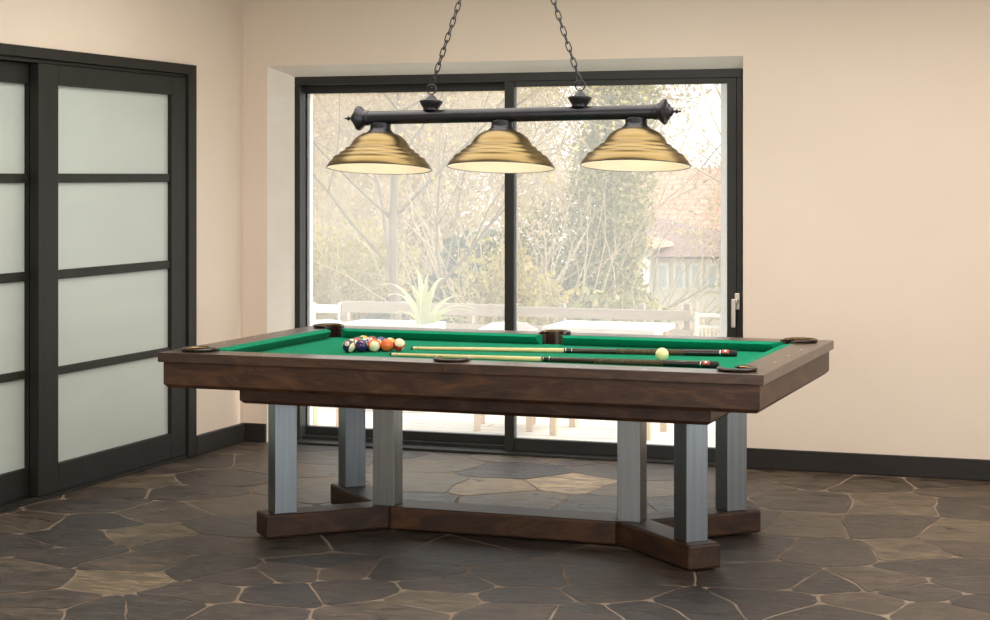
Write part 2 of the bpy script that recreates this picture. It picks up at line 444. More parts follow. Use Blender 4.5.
def build_floor():
    rng = random.Random(11)
    seeds = list(SEEDS)
    n0 = len(seeds)
    tries = 0
    while tries < 5000:
        tries += 1
        p = (rng.uniform(XL - .2, XR + .2), rng.uniform(YF - .2, 2.4))
        if all((p[0] - q[0]) ** 2 + (p[1] - q[1]) ** 2 > .42 ** 2 for q in seeds):
            seeds.append(p)
    mb = MB()
    for i, s in enumerate(seeds):
        poly = [(XL - .1, YF), (XR, YF), (XR, 2.3), (XL - .1, 2.3)]
        for j, q in enumerate(seeds):
            if i == j or (q[0] - s[0]) ** 2 + (q[1] - s[1]) ** 2 > 6:
                continue
            mx, my = (s[0] + q[0]) / 2, (s[1] + q[1]) / 2
            nx, ny = q[0] - s[0], q[1] - s[1]
            out = []
            for k in range(len(poly)):
                a, b = poly[k], poly[(k + 1) % len(poly)]
                da = (a[0] - mx) * nx + (a[1] - my) * ny
                db = (b[0] - mx) * nx + (b[1] - my) * ny
                if da <= 0:
                    out.append(a)
                if (da < 0 < db) or (db < 0 < da):
                    t = da / (da - db)
                    out.append((a[0] + (b[0] - a[0]) * t, a[1] + (b[1] - a[1]) * t))
            poly = out
            if len(poly) < 3:
                break
        if len(poly) < 3:
            continue
        c = Vector((sum(p[0] for p in poly) / len(poly), sum(p[1] for p in poly) / len(poly)))
        pts = [Vector(p) for p in poly]
        # round the corners a little
        rp = []
        for k, p in enumerate(pts):
            a, b = pts[k - 1], pts[(k + 1) % len(pts)]
            la, lb = (a - p).length, (b - p).length
            if la < 1e-4 or lb < 1e-4:
                continue
            rp += [p + (a - p) * min(.2, .03 / la), p + (b - p) * min(.2, .03 / lb)]
        # shrink for the joint, split long edges, wander
        fine = []
        for k in range(len(rp)):
            a, b = rp[k], rp[(k + 1) % len(rp)]
            n = max(1, int((b - a).length / .05))
            fine += [a + (b - a) * (t / n) for t in range(n)]
        g = rng.uniform(.0035, .0075)
        fin = []
        for p in fine:
            d = c - p
            l = d.length
            w = noise.noise_vector(Vector((p.x * 3.1, p.y * 3.1, 0))) * .045 + noise.noise_vector(Vector((p.x * 14, p.y * 14, 3))) * .006
            p2 = p + Vector((w.x, w.y))
            p2 = p2 + d * (min(.4, g * 1.25 / max(l, .02)))
            fin.append((min(max(p2.x, XL - .1), XR), min(max(p2.y, YF), 2.3)))
        n = len(fin)
        dz = rng.uniform(-.0008, .0008)
        tx, ty = rng.gauss(0, .0012), rng.gauss(0, .0012)
        top = [(p[0], p[1], max(-.001, min(.0012, dz + (p[0] - c.x) * tx + (p[1] - c.y) * ty))) for p in fin]
        bot = [(p[0], p[1], -.012) for p in fin]
        tone = PALE.get(s, rng.uniform(0., .55) if s[1] < .2 or i >= n0 else rng.uniform(.3, .75))  # stones on the window side get lighter tones, imitating the light falling there
        b0 = len(mb.f)
        mb.add(top + bot, [tuple(range(n))] + [(k, n + k, n + (k + 1) % n, (k + 1) % n) for k in range(n)])
        mb.tone += [tone] * (len(mb.f) - b0)
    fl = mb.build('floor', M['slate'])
    bv = fl.modifiers.new('edge', 'BEVEL'); bv.width = .002; bv.segments = 2; bv.limit_method = 'ANGLE'; bv.angle_limit = math.radians(60)
    box('mortar_bed', M['grout'], (XL - .1, XR, YF, 2.3, -.08, -.0016), fl)
    return fl
struct(build_floor(), 'irregular dark flagstones with sandy mortar joints across the whole room', 'floor')

struct(box('ceiling', M['ceiling'], (XL - .2, XR + .15, YF - .15, 2.6, ZC, ZC + .1)), 'pale flat ceiling above the pool table', 'ceiling')

# back wall with the splayed window opening
RX0, RX1, RZ = -2.24, .587, 2.204
FX0, FX1, FZ = wx(-2.079), wx(.574), wz(2.14)
bw = MB()
bw.box(XL - .2, RX0, YB, YB + .005, -.05, ZC)
bw.prism([(XL - .2, YB + .005), (RX0, YB + .005), (FX0 - .004, YW), (FX0 - .004, 2.5), (XL - .2, 2.5)], -.05, ZC)
bw.box(RX1, XR + .15, YB, 2.44, -.05, ZC)
bw.box(RX0, RX1, YB, YB + .005, RZ, ZC)
bw.box(FX0, RX1, YB + .005, 2.5, RZ + .02, ZC)
wb = bw.build('wall_back', M['wall'])
struct(wb, 'beige plastered wall around the big sliding window', 'wall')
rv = MB()
rv.prism([(RX0, YB + .001), (FX0, YW), (FX0, 2.49), (FX0 - .003, 2.49), (FX0 - .003, YW + .001), (RX0 - .0005, YB + .004)], -.02, RZ)
rv.add([(RX0, YB + .001, RZ), (RX1, YB + .001, RZ), (RX1, YW, FZ), (FX0, YW, FZ), (RX0, YB + .006, RZ + .02), (RX1, YB + .006, RZ + .02), (RX1, 2.49, FZ + .02), (FX0, 2.49, FZ + .02)],
       [(0, 1, 2, 3), (4, 7, 6, 5), (2, 6, 7, 3), (0, 4, 5, 1)])
rv.build('reveal', M['white_plaster'], wb)
MB().box(.40, RX1 + .02, 2.46, 2.47, -.05, 2.3).build('added_bright_strip', M['edge_strip'], wb)  # added translucent strip, lit from behind to stand for the bright outer reveal

# left wall with the sliding-door opening
wl = MB()
wl.box(XL - .2, XL, 1.54, 2.165, -.05, ZC)
wl.box(XL - .2, XL, -1.75, 1.54, 2.16, ZC)
wl.box(XL - .2, XL, YF - .1, -1.75, -.05, ZC)
struct(wl.build('wall_left', M['wall']), 'beige plastered wall around the frosted sliding doors', 'wall')
struct(box('wall_closet', M['ceiling'], (XL - .75, XL - .70, -2., 1.8, -.05, ZC)), 'plain wall behind the frosted sliding doors', 'wall')
wr = MB()
wr.box(XR, XR + .15, YF - .1, -5.6, -.05, ZC)
wr.box(XR, XR + .15, -.6, 2.5, -.05, ZC)
wr.box(XR, XR + .15, -5.6, -.6, 2.35, ZC)
wr.box(XR, XR + .15, -5.6, -.6, -.05, .45)
struct(wr.build('wall_right', M['wall']), 'beige plastered wall with a wide side window', 'wall')
struct(box('wall_front', M['wall'], (XL - .2, XR + .15, YF - .15, YF, -.05, ZC)), 'beige plastered wall behind the camera', 'wall')

# side window in the right wall (outside the picture, gives the daylight from the right)
w2 = empty('window_2', (XR, -3.1, .45))
w2m = MB()
for y0, y1 in ((-2.5, -2.42), (-.04, .04), (2.42, 2.5)):
    w2m.box(.03, .1, y0, y1, 0, 1.9)
w2m.box(.03, .1, -2.5, 2.5, 0, .08); w2m.box(.03, .1, -2.5, 2.5, 1.82, 1.9)
w2m.build('window_frame', M['alu'], w2)
struct(w2, 'wide dark-framed window in the side wall', 'window')

# made-up window frame behind the camera, added around the front fill light
w3 = empty('fill_light_frame', (.8, YF, .45))
w3m = MB()
for x0, x1 in ((-2.6, -2.5), (-.04, .04), (2.5, 2.6)):
    w3m.box(x0, x1, .001, .04, 0, 2.1)
w3m.box(-2.6, 2.6, .001, .04, 0, .05); w3m.box(-2.6, 2.6, .001, .04, 2.05, 2.1)
w3m.build('window_frame', M['alu'], w3)
struct(w3, 'added dark frame around the fill light behind the camera', 'window')

# skirting boards
bb = MB(); bb.box(RX1 + .002, XR, YB - .02, YB, .001, .108)
struct(bb.build('baseboard_back', M['base_board'], bevel=.004), 'dark skirting board right of the sliding window', 'skirting board')
bb = MB(); bb.box(XL + .03, RX0 - .002, YB - .02, YB, .001, .108)
struct(bb.build('baseboard_corner', M['base_board'], bevel=.004), 'short dark skirting board between the room corner and the window', 'skirting board')
bb = MB(); bb.box(XL, XL + .03, 1.565, YB, .001, .108)
struct(bb.build('baseboard_left', M['base_board'], bevel=.004), 'dark skirting board between the sliding doors and the corner', 'skirting board')

# ------------------------------------------------------------------ the big sliding window
win = empty('window_1', ((FX0 + FX1) / 2, YW, 0))
struct(win, 'wide anthracite sliding window looking onto the garden', 'window')
def wpart(name, m, boxes, parent=win, bevel=.003):
    ox, oy = (win.location.x, win.location.y) if parent is not None else (0, 0)
    b = MB()
    for x0, x1, y0, y1, z0, z1 in boxes:
        b.box(x0 - ox, x1 - ox, y0 - oy, y1 - oy, z0, z1)
    return b.build(name, m, parent, bevel=bevel)
hz = wz(2.091)
wpart('window_frame', M['alu'], [
    (FX0, FX1, YW, YW + .14, hz, FZ), (FX0, FX0 + .035, YW, YW + .14, .0, hz), (FX1 - .03, FX1, YW, YW + .14, .0, hz)])
wpart('sill_track', M['alu'], [(FX0, FX1, YB - .02, YW + .14, .0005, .014), (FX0, FX1, YW + .03, YW + .14, .014, .035)], bevel=.002)
# left fixed sash, set back
y2 = YW + .075
def kx(x): return CX + (x - CX) * (y2 - CY) / (2.27 - CY)
def kz(z): return CZ + (z - CZ) * (y2 - CY) / (2.27 - CY)
gx0, gx1, gz0, gz1 = kx(-2.056), kx(-.79), kz(.09), kz(2.044)
sl = wpart('fixed_sash', M['alu'], [(FX0 + .035, gx0, y2, y2 + .05, .035, hz), (gx1, gx1 + .032, y2, y2 + .05, .035, hz),
                                    (gx0, gx1, y2, y2 + .05, .035, gz0), (gx0, gx1, y2, y2 + .05, gz1, hz)])
wpart('glass_pane', M['glass'], [(gx0 - .01, gx1 + .01, y2 + .022, y2 + .028, gz0 - .01, gz1 + .01)], sl, bevel=0)
# right sliding sash, in front
mx0, mx1, rx = wx(-.774), wx(-.718), wx(.492)
rz0, rz1 = wz(.09), wz(2.06)
sr = wpart('sliding_sash', M['alu'], [(mx0, mx1, YW - .012, YW + .045, .014, hz), (rx, FX1 - .03, YW - .004, YW + .045, .014, hz),
                                      (mx1, rx, YW - .004, YW + .045, .014, rz0), (mx1, rx, YW - .004, YW + .045, rz1, hz)])
wpart('glass_pane', M['glass'], [(mx1 - .01, rx + .01, YW + .02, YW + .026, rz0 - .01, rz1 + .01)], sr, bevel=0)
hd = wpart('window_handle', M['silver'], [(wx(.536), wx(.563), YW - .012, YW - .003, wz(.842), wz(.931)), (wx(.541), wx(.556), YW - .04, YW - .012, wz(.88), wz(.90))])
wpart('lever', M['silver'], [(wx(.525), wx(.548), YW - .052, YW - .036, wz(.749), wz(.902))], hd, bevel=.004)

# ------------------------------------------------------------------ frosted sliding doors in the left wall
XD = -2.385
cs = MB()
cs.box(XL - .12, XD + .012, 1.47, 1.562, .001, 2.178)          # jamb
cs.box(XL - .12, XD + .012, -1.78, 1.47, 2.125, 2.178)         # head
cs.box(XL - .12, XD + .012, -1.80, -1.70, .001, 2.125)
cs.box(XL - .12, XD - .012, 1.45, 1.47, .03, 2.125)
cs.box(XL - .12, XD - .012, -1.70, 1.45, 2.105, 2.125)
tr = MB()
struct(cs.build('trim_1', M['black_frame'], bevel=.004), 'dark timber casing around the frosted sliding doors', 'door casing')
tr.box(XL - .12, XD + .002, -1.70, 1.47, .0005, .012); tr.box(XL - .105, XD - .004, -1.70, 1.47, .012, .02)
struct(tr.build('trim_2', M['black_frame'], bevel=.002), 'dark floor track under the frosted sliding doors', 'door track')

def sliding_door(n, xf, y0, y1, gy0, gy1, label):
    d = empty('door_%d' % n, (xf, (y0 + y1) / 2, .02))
    struct(d, label, 'door')
    ox, oy, oz = d.location
    t = .05
    def part(name, m, bs, bevel=.003):
        b = MB()
        for x0, x1, a, c, z0, z1 in bs:
            b.box(x0 - ox, x1 - ox, a - oy, c - oy, z0 - oz, z1 - oz)
        return b.build(name, m, d, bevel=bevel)
    z0, z1, g0, g1 = .022, 2.103, .157, 2.004
    part('stile', M['black_frame'], [(xf - t, xf, y0, gy0, z0, z1)])
    part('stile', M['black_frame'], [(xf - t, xf, gy1, y1, z0, z1)])
    part('top_rail', M['black_frame'], [(xf - t, xf, gy0, gy1, g1, z1)])
    part('bottom_rail', M['black_frame'], [(xf - t, xf, gy0, gy1, z0, g0)])
    bars = ((1.528, 1.573), (1.056, 1.101), (.588, .627))
    for a, b in bars:
        part('glazing_bar', M['black_bar'], [(xf - t + .01, xf - .008, gy0, gy1, a, b)])
    zs = [g0] + [v for ab in reversed(bars) for v in ab] + [g1]
    for k in range(0, len(zs), 2):
        part('frosted_pane', M['frost'], [(xf - .034, xf - .024, gy0 - .005, gy1 + .005, zs[k] - .005, zs[k + 1] + .005)], 0)
    return d
sliding_door(1, XD, .019, 1.46, .192, 1.30, 'front frosted sliding door with three dark glazing bars, nearest the room corner')
sliding_door(2, XD - .056, -1.42, .16, -1.25, .02, 'rear frosted sliding door cut by the left edge of the photo')

# ------------------------------------------------------------------ the pool table
HL, HW, ZT = 1.287, .773, .820
WXI, WYI, NX, NY, ZBED = 1.142, .623, 1.09, .573, .775
CPX, CPY, CPR = 1.160, .645, .064
MPY, MPR = .674, .060
T = empty('pool_table')
tag(T, 'large walnut pool table with green cloth and square steel legs, centre of the room', 'pool table')

# bed cloth with a bite at every pocket
def quarter(r0, r1):
    """outline of the cloth in the first quadrant, from the middle pocket round to the short side"""
    pts = []
    a = math.degrees(math.asin(min(1, (MPY - WYI) / r1)))
    pts += arc(0, MPY, r1, -90, -a, 6)
    b = math.degrees(math.asin((CPY - WYI) / r0))
    c = math.degrees(math.acos((CPX - WXI) / r0))
    # from (.., WYI) on the left of the corner bite, through the side facing the table, to (WXI, ..)
    pts += arc(CPX, CPY, r0, 180 + b, 180 + c, 8)
    return pts
q = quarter(CPR, MPR)
qm = [(-x, y) for x, y in q][::-1]
top = qm + q[1:]
out = top[::-1]                                   # right to left along the far side
low = [(-x, -y) for x, y in out]
cl = MB().prism((out + low), ZBED - .03, ZBED)
cl.build('cloth_bed', M['cloth'], T)

# wooden rails: two halves on each long side, one on each short side
def long_half(sx, sy):
    a = math.degrees(math.asin((MPY - WYI) / MPR))
    b = math.degrees(math.asin((CPY - WYI) / CPR))
    pts = [(0, HW)] + arc(0, MPY, MPR, 90, -a, 10) + arc(CPX, CPY, CPR, 180 + b, 45, 12) + [(HL, HW)]
    return [(sx * x, sy * y) for x, y in pts]
def short_rail(sx):
    c = math.degrees(math.acos((CPX - WXI) / CPR))
    h = arc(CPX, CPY, CPR, 45, -(180 - c), 10)
    pts = [(HL, HW)] + h
    pts = pts + [(x, -y) for x, y in pts[::-1]]
    return [(sx * x, y) for x, y in pts]
for sx in (-1, 1):
    for sy in (-1, 1):
        rl = MB().prism(long_half(sx, sy), ZT - .04, ZT).build('rail', M['rail_x'], T, bevel=.003)
        for k in (1, 2, 3):
            MB().prism([(sx * k * .272 + dx, sy * (HW - .055) + dy) for dx, dy in ((-.010, 0), (0, -.007), (.010, 0), (0, .007))], ZT - .001, ZT + .0006).build('diamond_inlay', M['ivory'], rl)
    rl = MB().prism(short_rail(sx), ZT - .04, ZT).build('rail', M['rail_y'], T, bevel=.003)
    for k in (-1, 0, 1):
        MB().prism([(sx * (HL - .055) + dx, k * .286 + dy) for dx, dy in ((-.007, 0), (0, -.010), (.007, 0), (0, .010))], ZT - .001, ZT + .0006).build('diamond_inlay', M['ivory'], rl)

# cushions
def cushion(p0, p1, inward, cut0, cut1):
    """p0-p1 along the wooden rail's inner edge, inward the unit vector to the table's middle"""
    p0, p1, n = Vector(p0), Vector(p1), Vector(inward)
    t = (p1 - p0).normalized()
    w = .052
    prof = [(-.001, ZBED), (w - .034, ZBED + .001), (w - .004, ZBED + .030), (w, ZBED + .036), (w - .006, ZBED + .0395), (.01, ZT - .001), (-.001, ZT - .001)]
    def ring(p, cut):
        return [tuple((p + n * d + t * (cut * d)).to_tuple()) + (z,) for d, z in prof]
    return MB().loft([ring(p0, cut0), ring(p1, -cut1)]).build('cushion', M['cloth'], T, smooth=True, angle=30)
e0, e1, ey = .050, CPX - .076, CPY - .076
for sy in (-1, 1):
    cushion((e0, sy * WYI), (e1, sy * WYI), (0, -sy), .35, .9)
    cushion((-e1, sy * WYI), (-e0, sy * WYI), (0, -sy), .9, .35)
for sx in (-1, 1):
    cushion((sx * WXI, -ey), (sx * WXI, ey), (-sx, 0), .9, .9)

# pockets: leather cup, flat trim ring lying on the rails, gold piping
def pocket(cx, cy, r, mid, half):
    """mid: direction (degrees) away from the playing field"""
    a0, a1 = math.radians(mid - half), math.radians(mid + half)
    cup = MB()
    R0 = r - .004
    prof = [(R0, ZT + .004), (R0 - .001, ZT - .02), (R0 - .003, ZBED - .05), (R0 - .012, ZBED - .085)]
    cup.lathe(prof, 28, o=(cx, cy, 0), a0=a0, a1=a1)
    cup.lathe([(R0 - .005, ZT + .004), (R0 - .006, ZT - .02), (R0 - .008, ZBED - .05), (R0 - .014, ZBED - .085)], 28, o=(cx, cy, 0), a0=a0, a1=a1)
    cup.lathe([(R0 - .004, ZBED - .03), (R0 - .012, ZBED - .085), (.001, ZBED - .088)], 28, o=(cx, cy, 0), caps=False)
    c = cup.build('pocket', M['leather'], T, smooth=True)
    pts = []
    n = 30
    for i in range(n + 1):
        a = a0 + (a1 - a0) * i / n
        pts.append((cx + (r + .004) * math.cos(a), cy + (r + .004) * math.sin(a), ZT + .0075))
    # short horns that lie along the rails
    for idx, sgn in ((0, -1), (-1, 1)):
        a = a0 if idx == 0 else a1
        tv = Vector((-math.sin(a), math.cos(a))) * sgn
        out_ = Vector((math.cos(a), math.sin(a)))
        e = [(pts[idx][0] + tv.x * d + out_.x * d * .9, pts[idx][1] + tv.y * d + out_.y * d * .9, ZT + .005) for d in (.010, .020)]
        pts = (e[::-1] + pts) if idx == 0 else (pts + e)
    rr = [.004, .006] + [.0095] * (n + 1) + [.006, .004]
    MB().tube(pts, rr, 10, flat=.75).build('trim_ring', M['iron_trim'], c, smooth=True)
    pp = [(cx + (r - .006) * math.cos(a0 + (a1 - a0) * i / n), cy + (r - .006) * math.sin(a0 + (a1 - a0) * i / n), ZT + .008) for i in range(n + 1)]
    MB().tube(pp, .0022, 6).build('piping', M['gold'], c, smooth=True)
for sx in (-1, 1):
    for sy in (-1, 1):
        pocket(sx * CPX, sy * CPY, CPR, math.degrees(math.atan2(sy, sx)), 140)
for sy in (-1, 1):
    pocket(0, sy * MPY, MPR, 90 * sy, 118)

# apron boards with a bevelled lower edge
def apron(name, p0, p1, n, m):
    p0, p1, n = Vector(p0), Vector(p1), Vector(n)
    t = (p1 - p0).normalized()
    prof = [(0, .781), (0, .686), (.014, .671), (.03, .671), (.03, .781)]
    # mitred at both ends
    r0 = [tuple((p0 - n * d + t * d).to_tuple()) + (z,) for d, z in prof]
    r1 = [tuple((p1 - n * d - t * d).to_tuple()) + (z,) for d, z in prof]
    MB().loft([r0, r1]).build(name, m, T, bevel=.0015)
AX, AY = HL - .018, HW - .018
apron('apron', (-AX, -AY), (AX, -AY), (0, -1), M['wood_x'])
apron('apron', (AX, AY), (-AX, AY), (0, 1), M['wood_x'])
apron('apron', (AX, -AY), (AX, AY), (1, 0), M['wood_y'])
apron('apron', (-AX, AY), (-AX, -AY), (-1, 0), M['wood_y'])
sl_ = MB(); sl_.box(-AX + .031, AX - .031, -AY + .031, AY - .031, .672, .680)
sl_.build('underside_panel', M['wood_x'], T)
# stepped under-frame
sf = MB()
SX, SY = 1.029, .53
def rect(x, y, z): return [(-x, -y, z), (x, -y, z), (x, y, z), (-x, y, z)]
sf.loft([rect(SX - .016, SY - .016, .588), rect(SX, SY, .602), rect(SX, SY, .672)])
sf.build('under_frame', M['wood_x'], T, bevel=.0015)

# base: a beam with two diagonal arms at each end
ZB0, ZB1, AW = .006, .106, .075
JX = .545
bm_ = MB().prism([(-JX + .03, -.10), (JX - .03, -.10), (JX + .02, 0), (JX - .03, .10), (-JX + .03, .10), (-JX - .02, 0)], ZB0, ZB1)
bm_.build('stretcher', M['wood_base'], T, bevel=.010)
arm_len = .622
for sx in (-1, 1):
    for sy in (-1, 1):
        d = Vector((sx, sy)).normalized()
        al = arm_len if sx > 0 else arm_len - .012
        n = Vector((-d.y, d.x))
        o0 = Vector((sx * JX, 0))
        pts = [o0 + n * AW - d * .02, o0 - n * AW - d * .02, o0 + d * al - n * AW, o0 + d * al + n * AW]
        MB().prism([(p.x, p.y) for p in pts], ZB0 + .0005, ZB1 - .0005 * (sy > 0)).build('base_arm', M['wood_p45'] if sx * sy > 0 else M['wood_m45'], T, bevel=.010)
        f = o0 + d * (arm_len - .1)
        MB().lathe([(.03, 0.002), (.03, ZB0 + .002)], 20, o=(f.x, f.y, 0)).build('foot_pad', M['rubber'], T)
        lg = o0 + d * .513
        h = .05
        lp = [lg + d * a + n * b for a, b in ((-h, -h), (h, -h), (h, h), (-h, h))]
        MB().prism([(p.x, p.y) for p in lp], ZB1 - .001, .590).build('leg', M['steel'], T, bevel=.003)
    lx = sx * (JX + .017) + .009
    MB().box(lx - .051, lx + .051, -.085, .017, ZB1 - .001, .590).build('leg', M['steel'], T, bevel=.003)
    MB().lathe([(.03, 0.002), (.03, ZB0 + .002)], 20, o=(sx * .4, 0, 0)).build('foot_pad', M['rubber'], T)

T.rotation_euler = (0, 0, math.radians(-.5))
T.location = (.003, 0, 0)

# ------------------------------------------------------------------ balls
BR = .0286
BC = {'yellow': srgb(245, 190, 50), 'blue': srgb(34, 62, 140), 'red': srgb(206, 48, 40), 'purple': srgb(44, 20, 84), 'orange': srgb(238, 112, 50),
      'green': srgb(20, 104, 62), 'maroon': srgb(150, 36, 34), 'black': srgb(16, 15, 16)}
def ball_mat(key, stripe):
    m, nt, out = new_mat('ball_%s_%s' % (key, 'stripe' if stripe else 'solid'))
    p = N(nt, 'ShaderNodeBsdfPrincipled', Roughness=.08)
    p.inputs['Specular IOR Level'].default_value = .6
    p.inputs['Coat Weight'].default_value = .4
    L(nt, p.outputs[0], out.inputs[0])
    if key == 'cue':
        p.inputs['Base Color'].default_value = rgba(srgb(246, 236, 172))
        return m
    tc = N(nt, 'ShaderNodeTexCoord')
    sp = N(nt, 'ShaderNodeSeparateXYZ')
    L(nt, tc.outputs['Object'], sp.inputs[0])
    ax = N(nt, 'ShaderNodeMath', operation='ABSOLUTE'); L(nt, sp.outputs['X'], ax.inputs[0])
    spot = N(nt, 'ShaderNodeMath', operation='GREATER_THAN'); spot.inputs[1].default_value = BR * .925
    L(nt, ax.outputs[0], spot.inputs[0])
    white = rgba(srgb(244, 234, 196))
    c = N(nt, 'ShaderNodeMix', data_type='RGBA')
    if stripe:
        az = N(nt, 'ShaderNodeMath', operation='ABSOLUTE'); L(nt, sp.outputs['Z'], az.inputs[0])
        en = N(nt, 'ShaderNodeMath', operation='GREATER_THAN'); en.inputs[1].default_value = BR * .58
        L(nt, az.outputs[0], en.inputs[0])
        mxm = N(nt, 'ShaderNodeMath', operation='MAXIMUM')
        L(nt, en.outputs[0], mxm.inputs[0]); L(nt, spot.outputs[0], mxm.inputs[1])
        L(nt, mxm.outputs[0], c.inputs['Factor'])
    else:
        L(nt, spot.outputs[0], c.inputs['Factor'])
    c.inputs['A'].default_value = rgba(BC[key]); c.inputs['B'].default_value = white
    L(nt, c.outputs['Result'], p.inputs['Base Color'])
    return m

def sphere_mesh(name, r, nu=40, nv=24):
    mb = MB()
    vs = [(0, 0, -r)]
    for j in range(1, nv):
        t = -PI / 2 + PI * j / nv
        vs += [(r * math.cos(t) * math.cos(2 * PI * i / nu), r * math.cos(t) * math.sin(2 * PI * i / nu), r * math.sin(t)) for i in range(nu)]
    vs.append((0, 0, r))
    fs = [(0, 1 + (i + 1) % nu, 1 + i) for i in range(nu)]
    for j in range(nv - 2):
        fs += [(1 + j * nu + i, 1 + j * nu + (i + 1) % nu, 1 + (j + 1) * nu + (i + 1) % nu, 1 + (j + 1) * nu + i) for i in range(nu)]
    b = 1 + (nv - 2) * nu
    fs += [(len(vs) - 1, b + i, b + (i + 1) % nu) for i in range(nu)]
    mb.add(vs, fs)
    return mb

def ball(x, y, key, stripe, num, label, spot, zax, group=None):
    o = sphere_mesh('pool_ball', BR).build('cue_ball' if key == 'cue' else 'pool_ball', ball_mat(key, stripe), None, smooth=True, angle=180)
    X = Vector(spot).normalized()
    Zv = Vector(zax); Zv = (Zv - X * Zv.dot(X)).normalized()
    Yv = Zv.cross(X)
    Rm = Matrix((X, Yv, Zv)).transposed().to_4x4()
    o.matrix_world = Matrix.Translation((x, y, ZBED + BR + .0004)) @ Rm
    tag(o, label, 'ball', group)
    if num:
        fc = bpy.data.curves.new('number', 'FONT')
        fc.body = str(num); fc.size = .013; fc.extrude = .0004
        fc.align_x = 'CENTER'; fc.align_y = 'CENTER'
        fc.materials.append(M['ink'])
        tmp = bpy.data.objects.new('number', fc)
        COL.objects.link(tmp)
        bpy.context.view_layer.update()
        me = bpy.data.meshes.new_from_object(tmp.evaluated_get(bpy.context.evaluated_depsgraph_get()))
        me.name = 'number'
        bpy.data.objects.remove(tmp); bpy.data.curves.remove(fc)
        t = bpy.data.objects.new('number', me)
        COL.objects.link(t)
        t.parent = o
        # text plane faces along the ball's local +X
        t.matrix_local = Matrix.Translation((BR * .997, 0, 0)) @ Matrix(((0, 0, 1, 0), (1, 0, 0, 0), (0, 1, 0, 0), (0, 0, 0, 1)))
    return o

rd, rn = Vector((.794, .608)), Vector((-.608, .794))
rc = Vector((-.628, -.003))
BS = .0579
def rack(row, k):
    p = rc + rn * (row * BS * .8661) + rd * ((k - (4 - row) / 2) * BS)
    return p.x, p.y
RG = 'pool balls racked in a triangle'
CAMV = Vector((.39, -.91, .13))
RACK = [
    (0, 0, 'purple', True, 12, 'white ball with purple band at the left end of the front row', (.05, -.85, .5), (.95, -.1, -.35)),
    (0, 1, 'purple', False, 4, 'solid purple ball second from the left in the front row', (.85, .36, .4), (1, 0, 0)),
    (0, 2, 'orange', True, 13, 'orange and cream ball in the middle of the front row', (.7, .3, .65), (-.15, -.8, -.5)),
    (0, 3, 'orange', False, 5, 'solid orange ball second from the right in the front row', (.91, .39, -.1), (0, 0, 1)),
    (0, 4, 'red', True, 11, 'red ball with white end facing out at the right end of the front row', (-.75, .1, .6), (.68, -.62, .35)),
    (1, 0, 'green', True, 14, 'green and cream ball behind the purple-banded ball', (0, .5, -.8), (.95, .3, .1)),
    (1, 1, 'blue', True, 10, 'blue and cream ball behind the solid purple ball', (.0, .3, -.9), (.75, .65, .1)),
    (1, 2, 'black', False, 8, 'black ball in the middle of the rack', (.55, -.6, .55), (0, 0, 1)),
    (1, 3, 'yellow', True, 9, 'yellow ball behind the two right balls of the front row', (-.2, .8, .5), (.4, .8, -.4)),
    (2, 0, 'red', False, 3, 'solid red ball at the left edge of the rack near its top', (0, .8, .6), (0, 0, 1)),
    (2, 1, 'orange', True, 15, 'orange ball in the third row behind the black ball', (.1, .5, -.7), (.8, .6, .1)),
    (2, 2, 'blue', False, 2, 'solid blue ball at the right edge of the rack', (-.1, .8, .6), (0, 0, 1)),
    (3, 0, 'green', False, 6, 'solid green ball behind the red ball near the top of the rack', (0, .8, .6), (0, 0, 1)),
    (3, 1, 'maroon', False, 7, 'solid dark red ball next to the yellow ball at the top of the rack', (0, .8, .6), (0, 0, 1)),
    (4, 0, 'yellow', False, 1, 'solid yellow ball at the far tip of the rack', (0, .8, .6), (0, 0, 1)),
]
for row, k, key, st, num, lab, sp, zx in RACK:
    x, y = rack(row, k)
    ball(x, y, key, st, num, lab, sp, zx, RG)
ball(.687, .03, 'cue', False, None, 'cream cue ball alone near the right end of the green cloth', (0, 0, 1), (1, 0, 0))

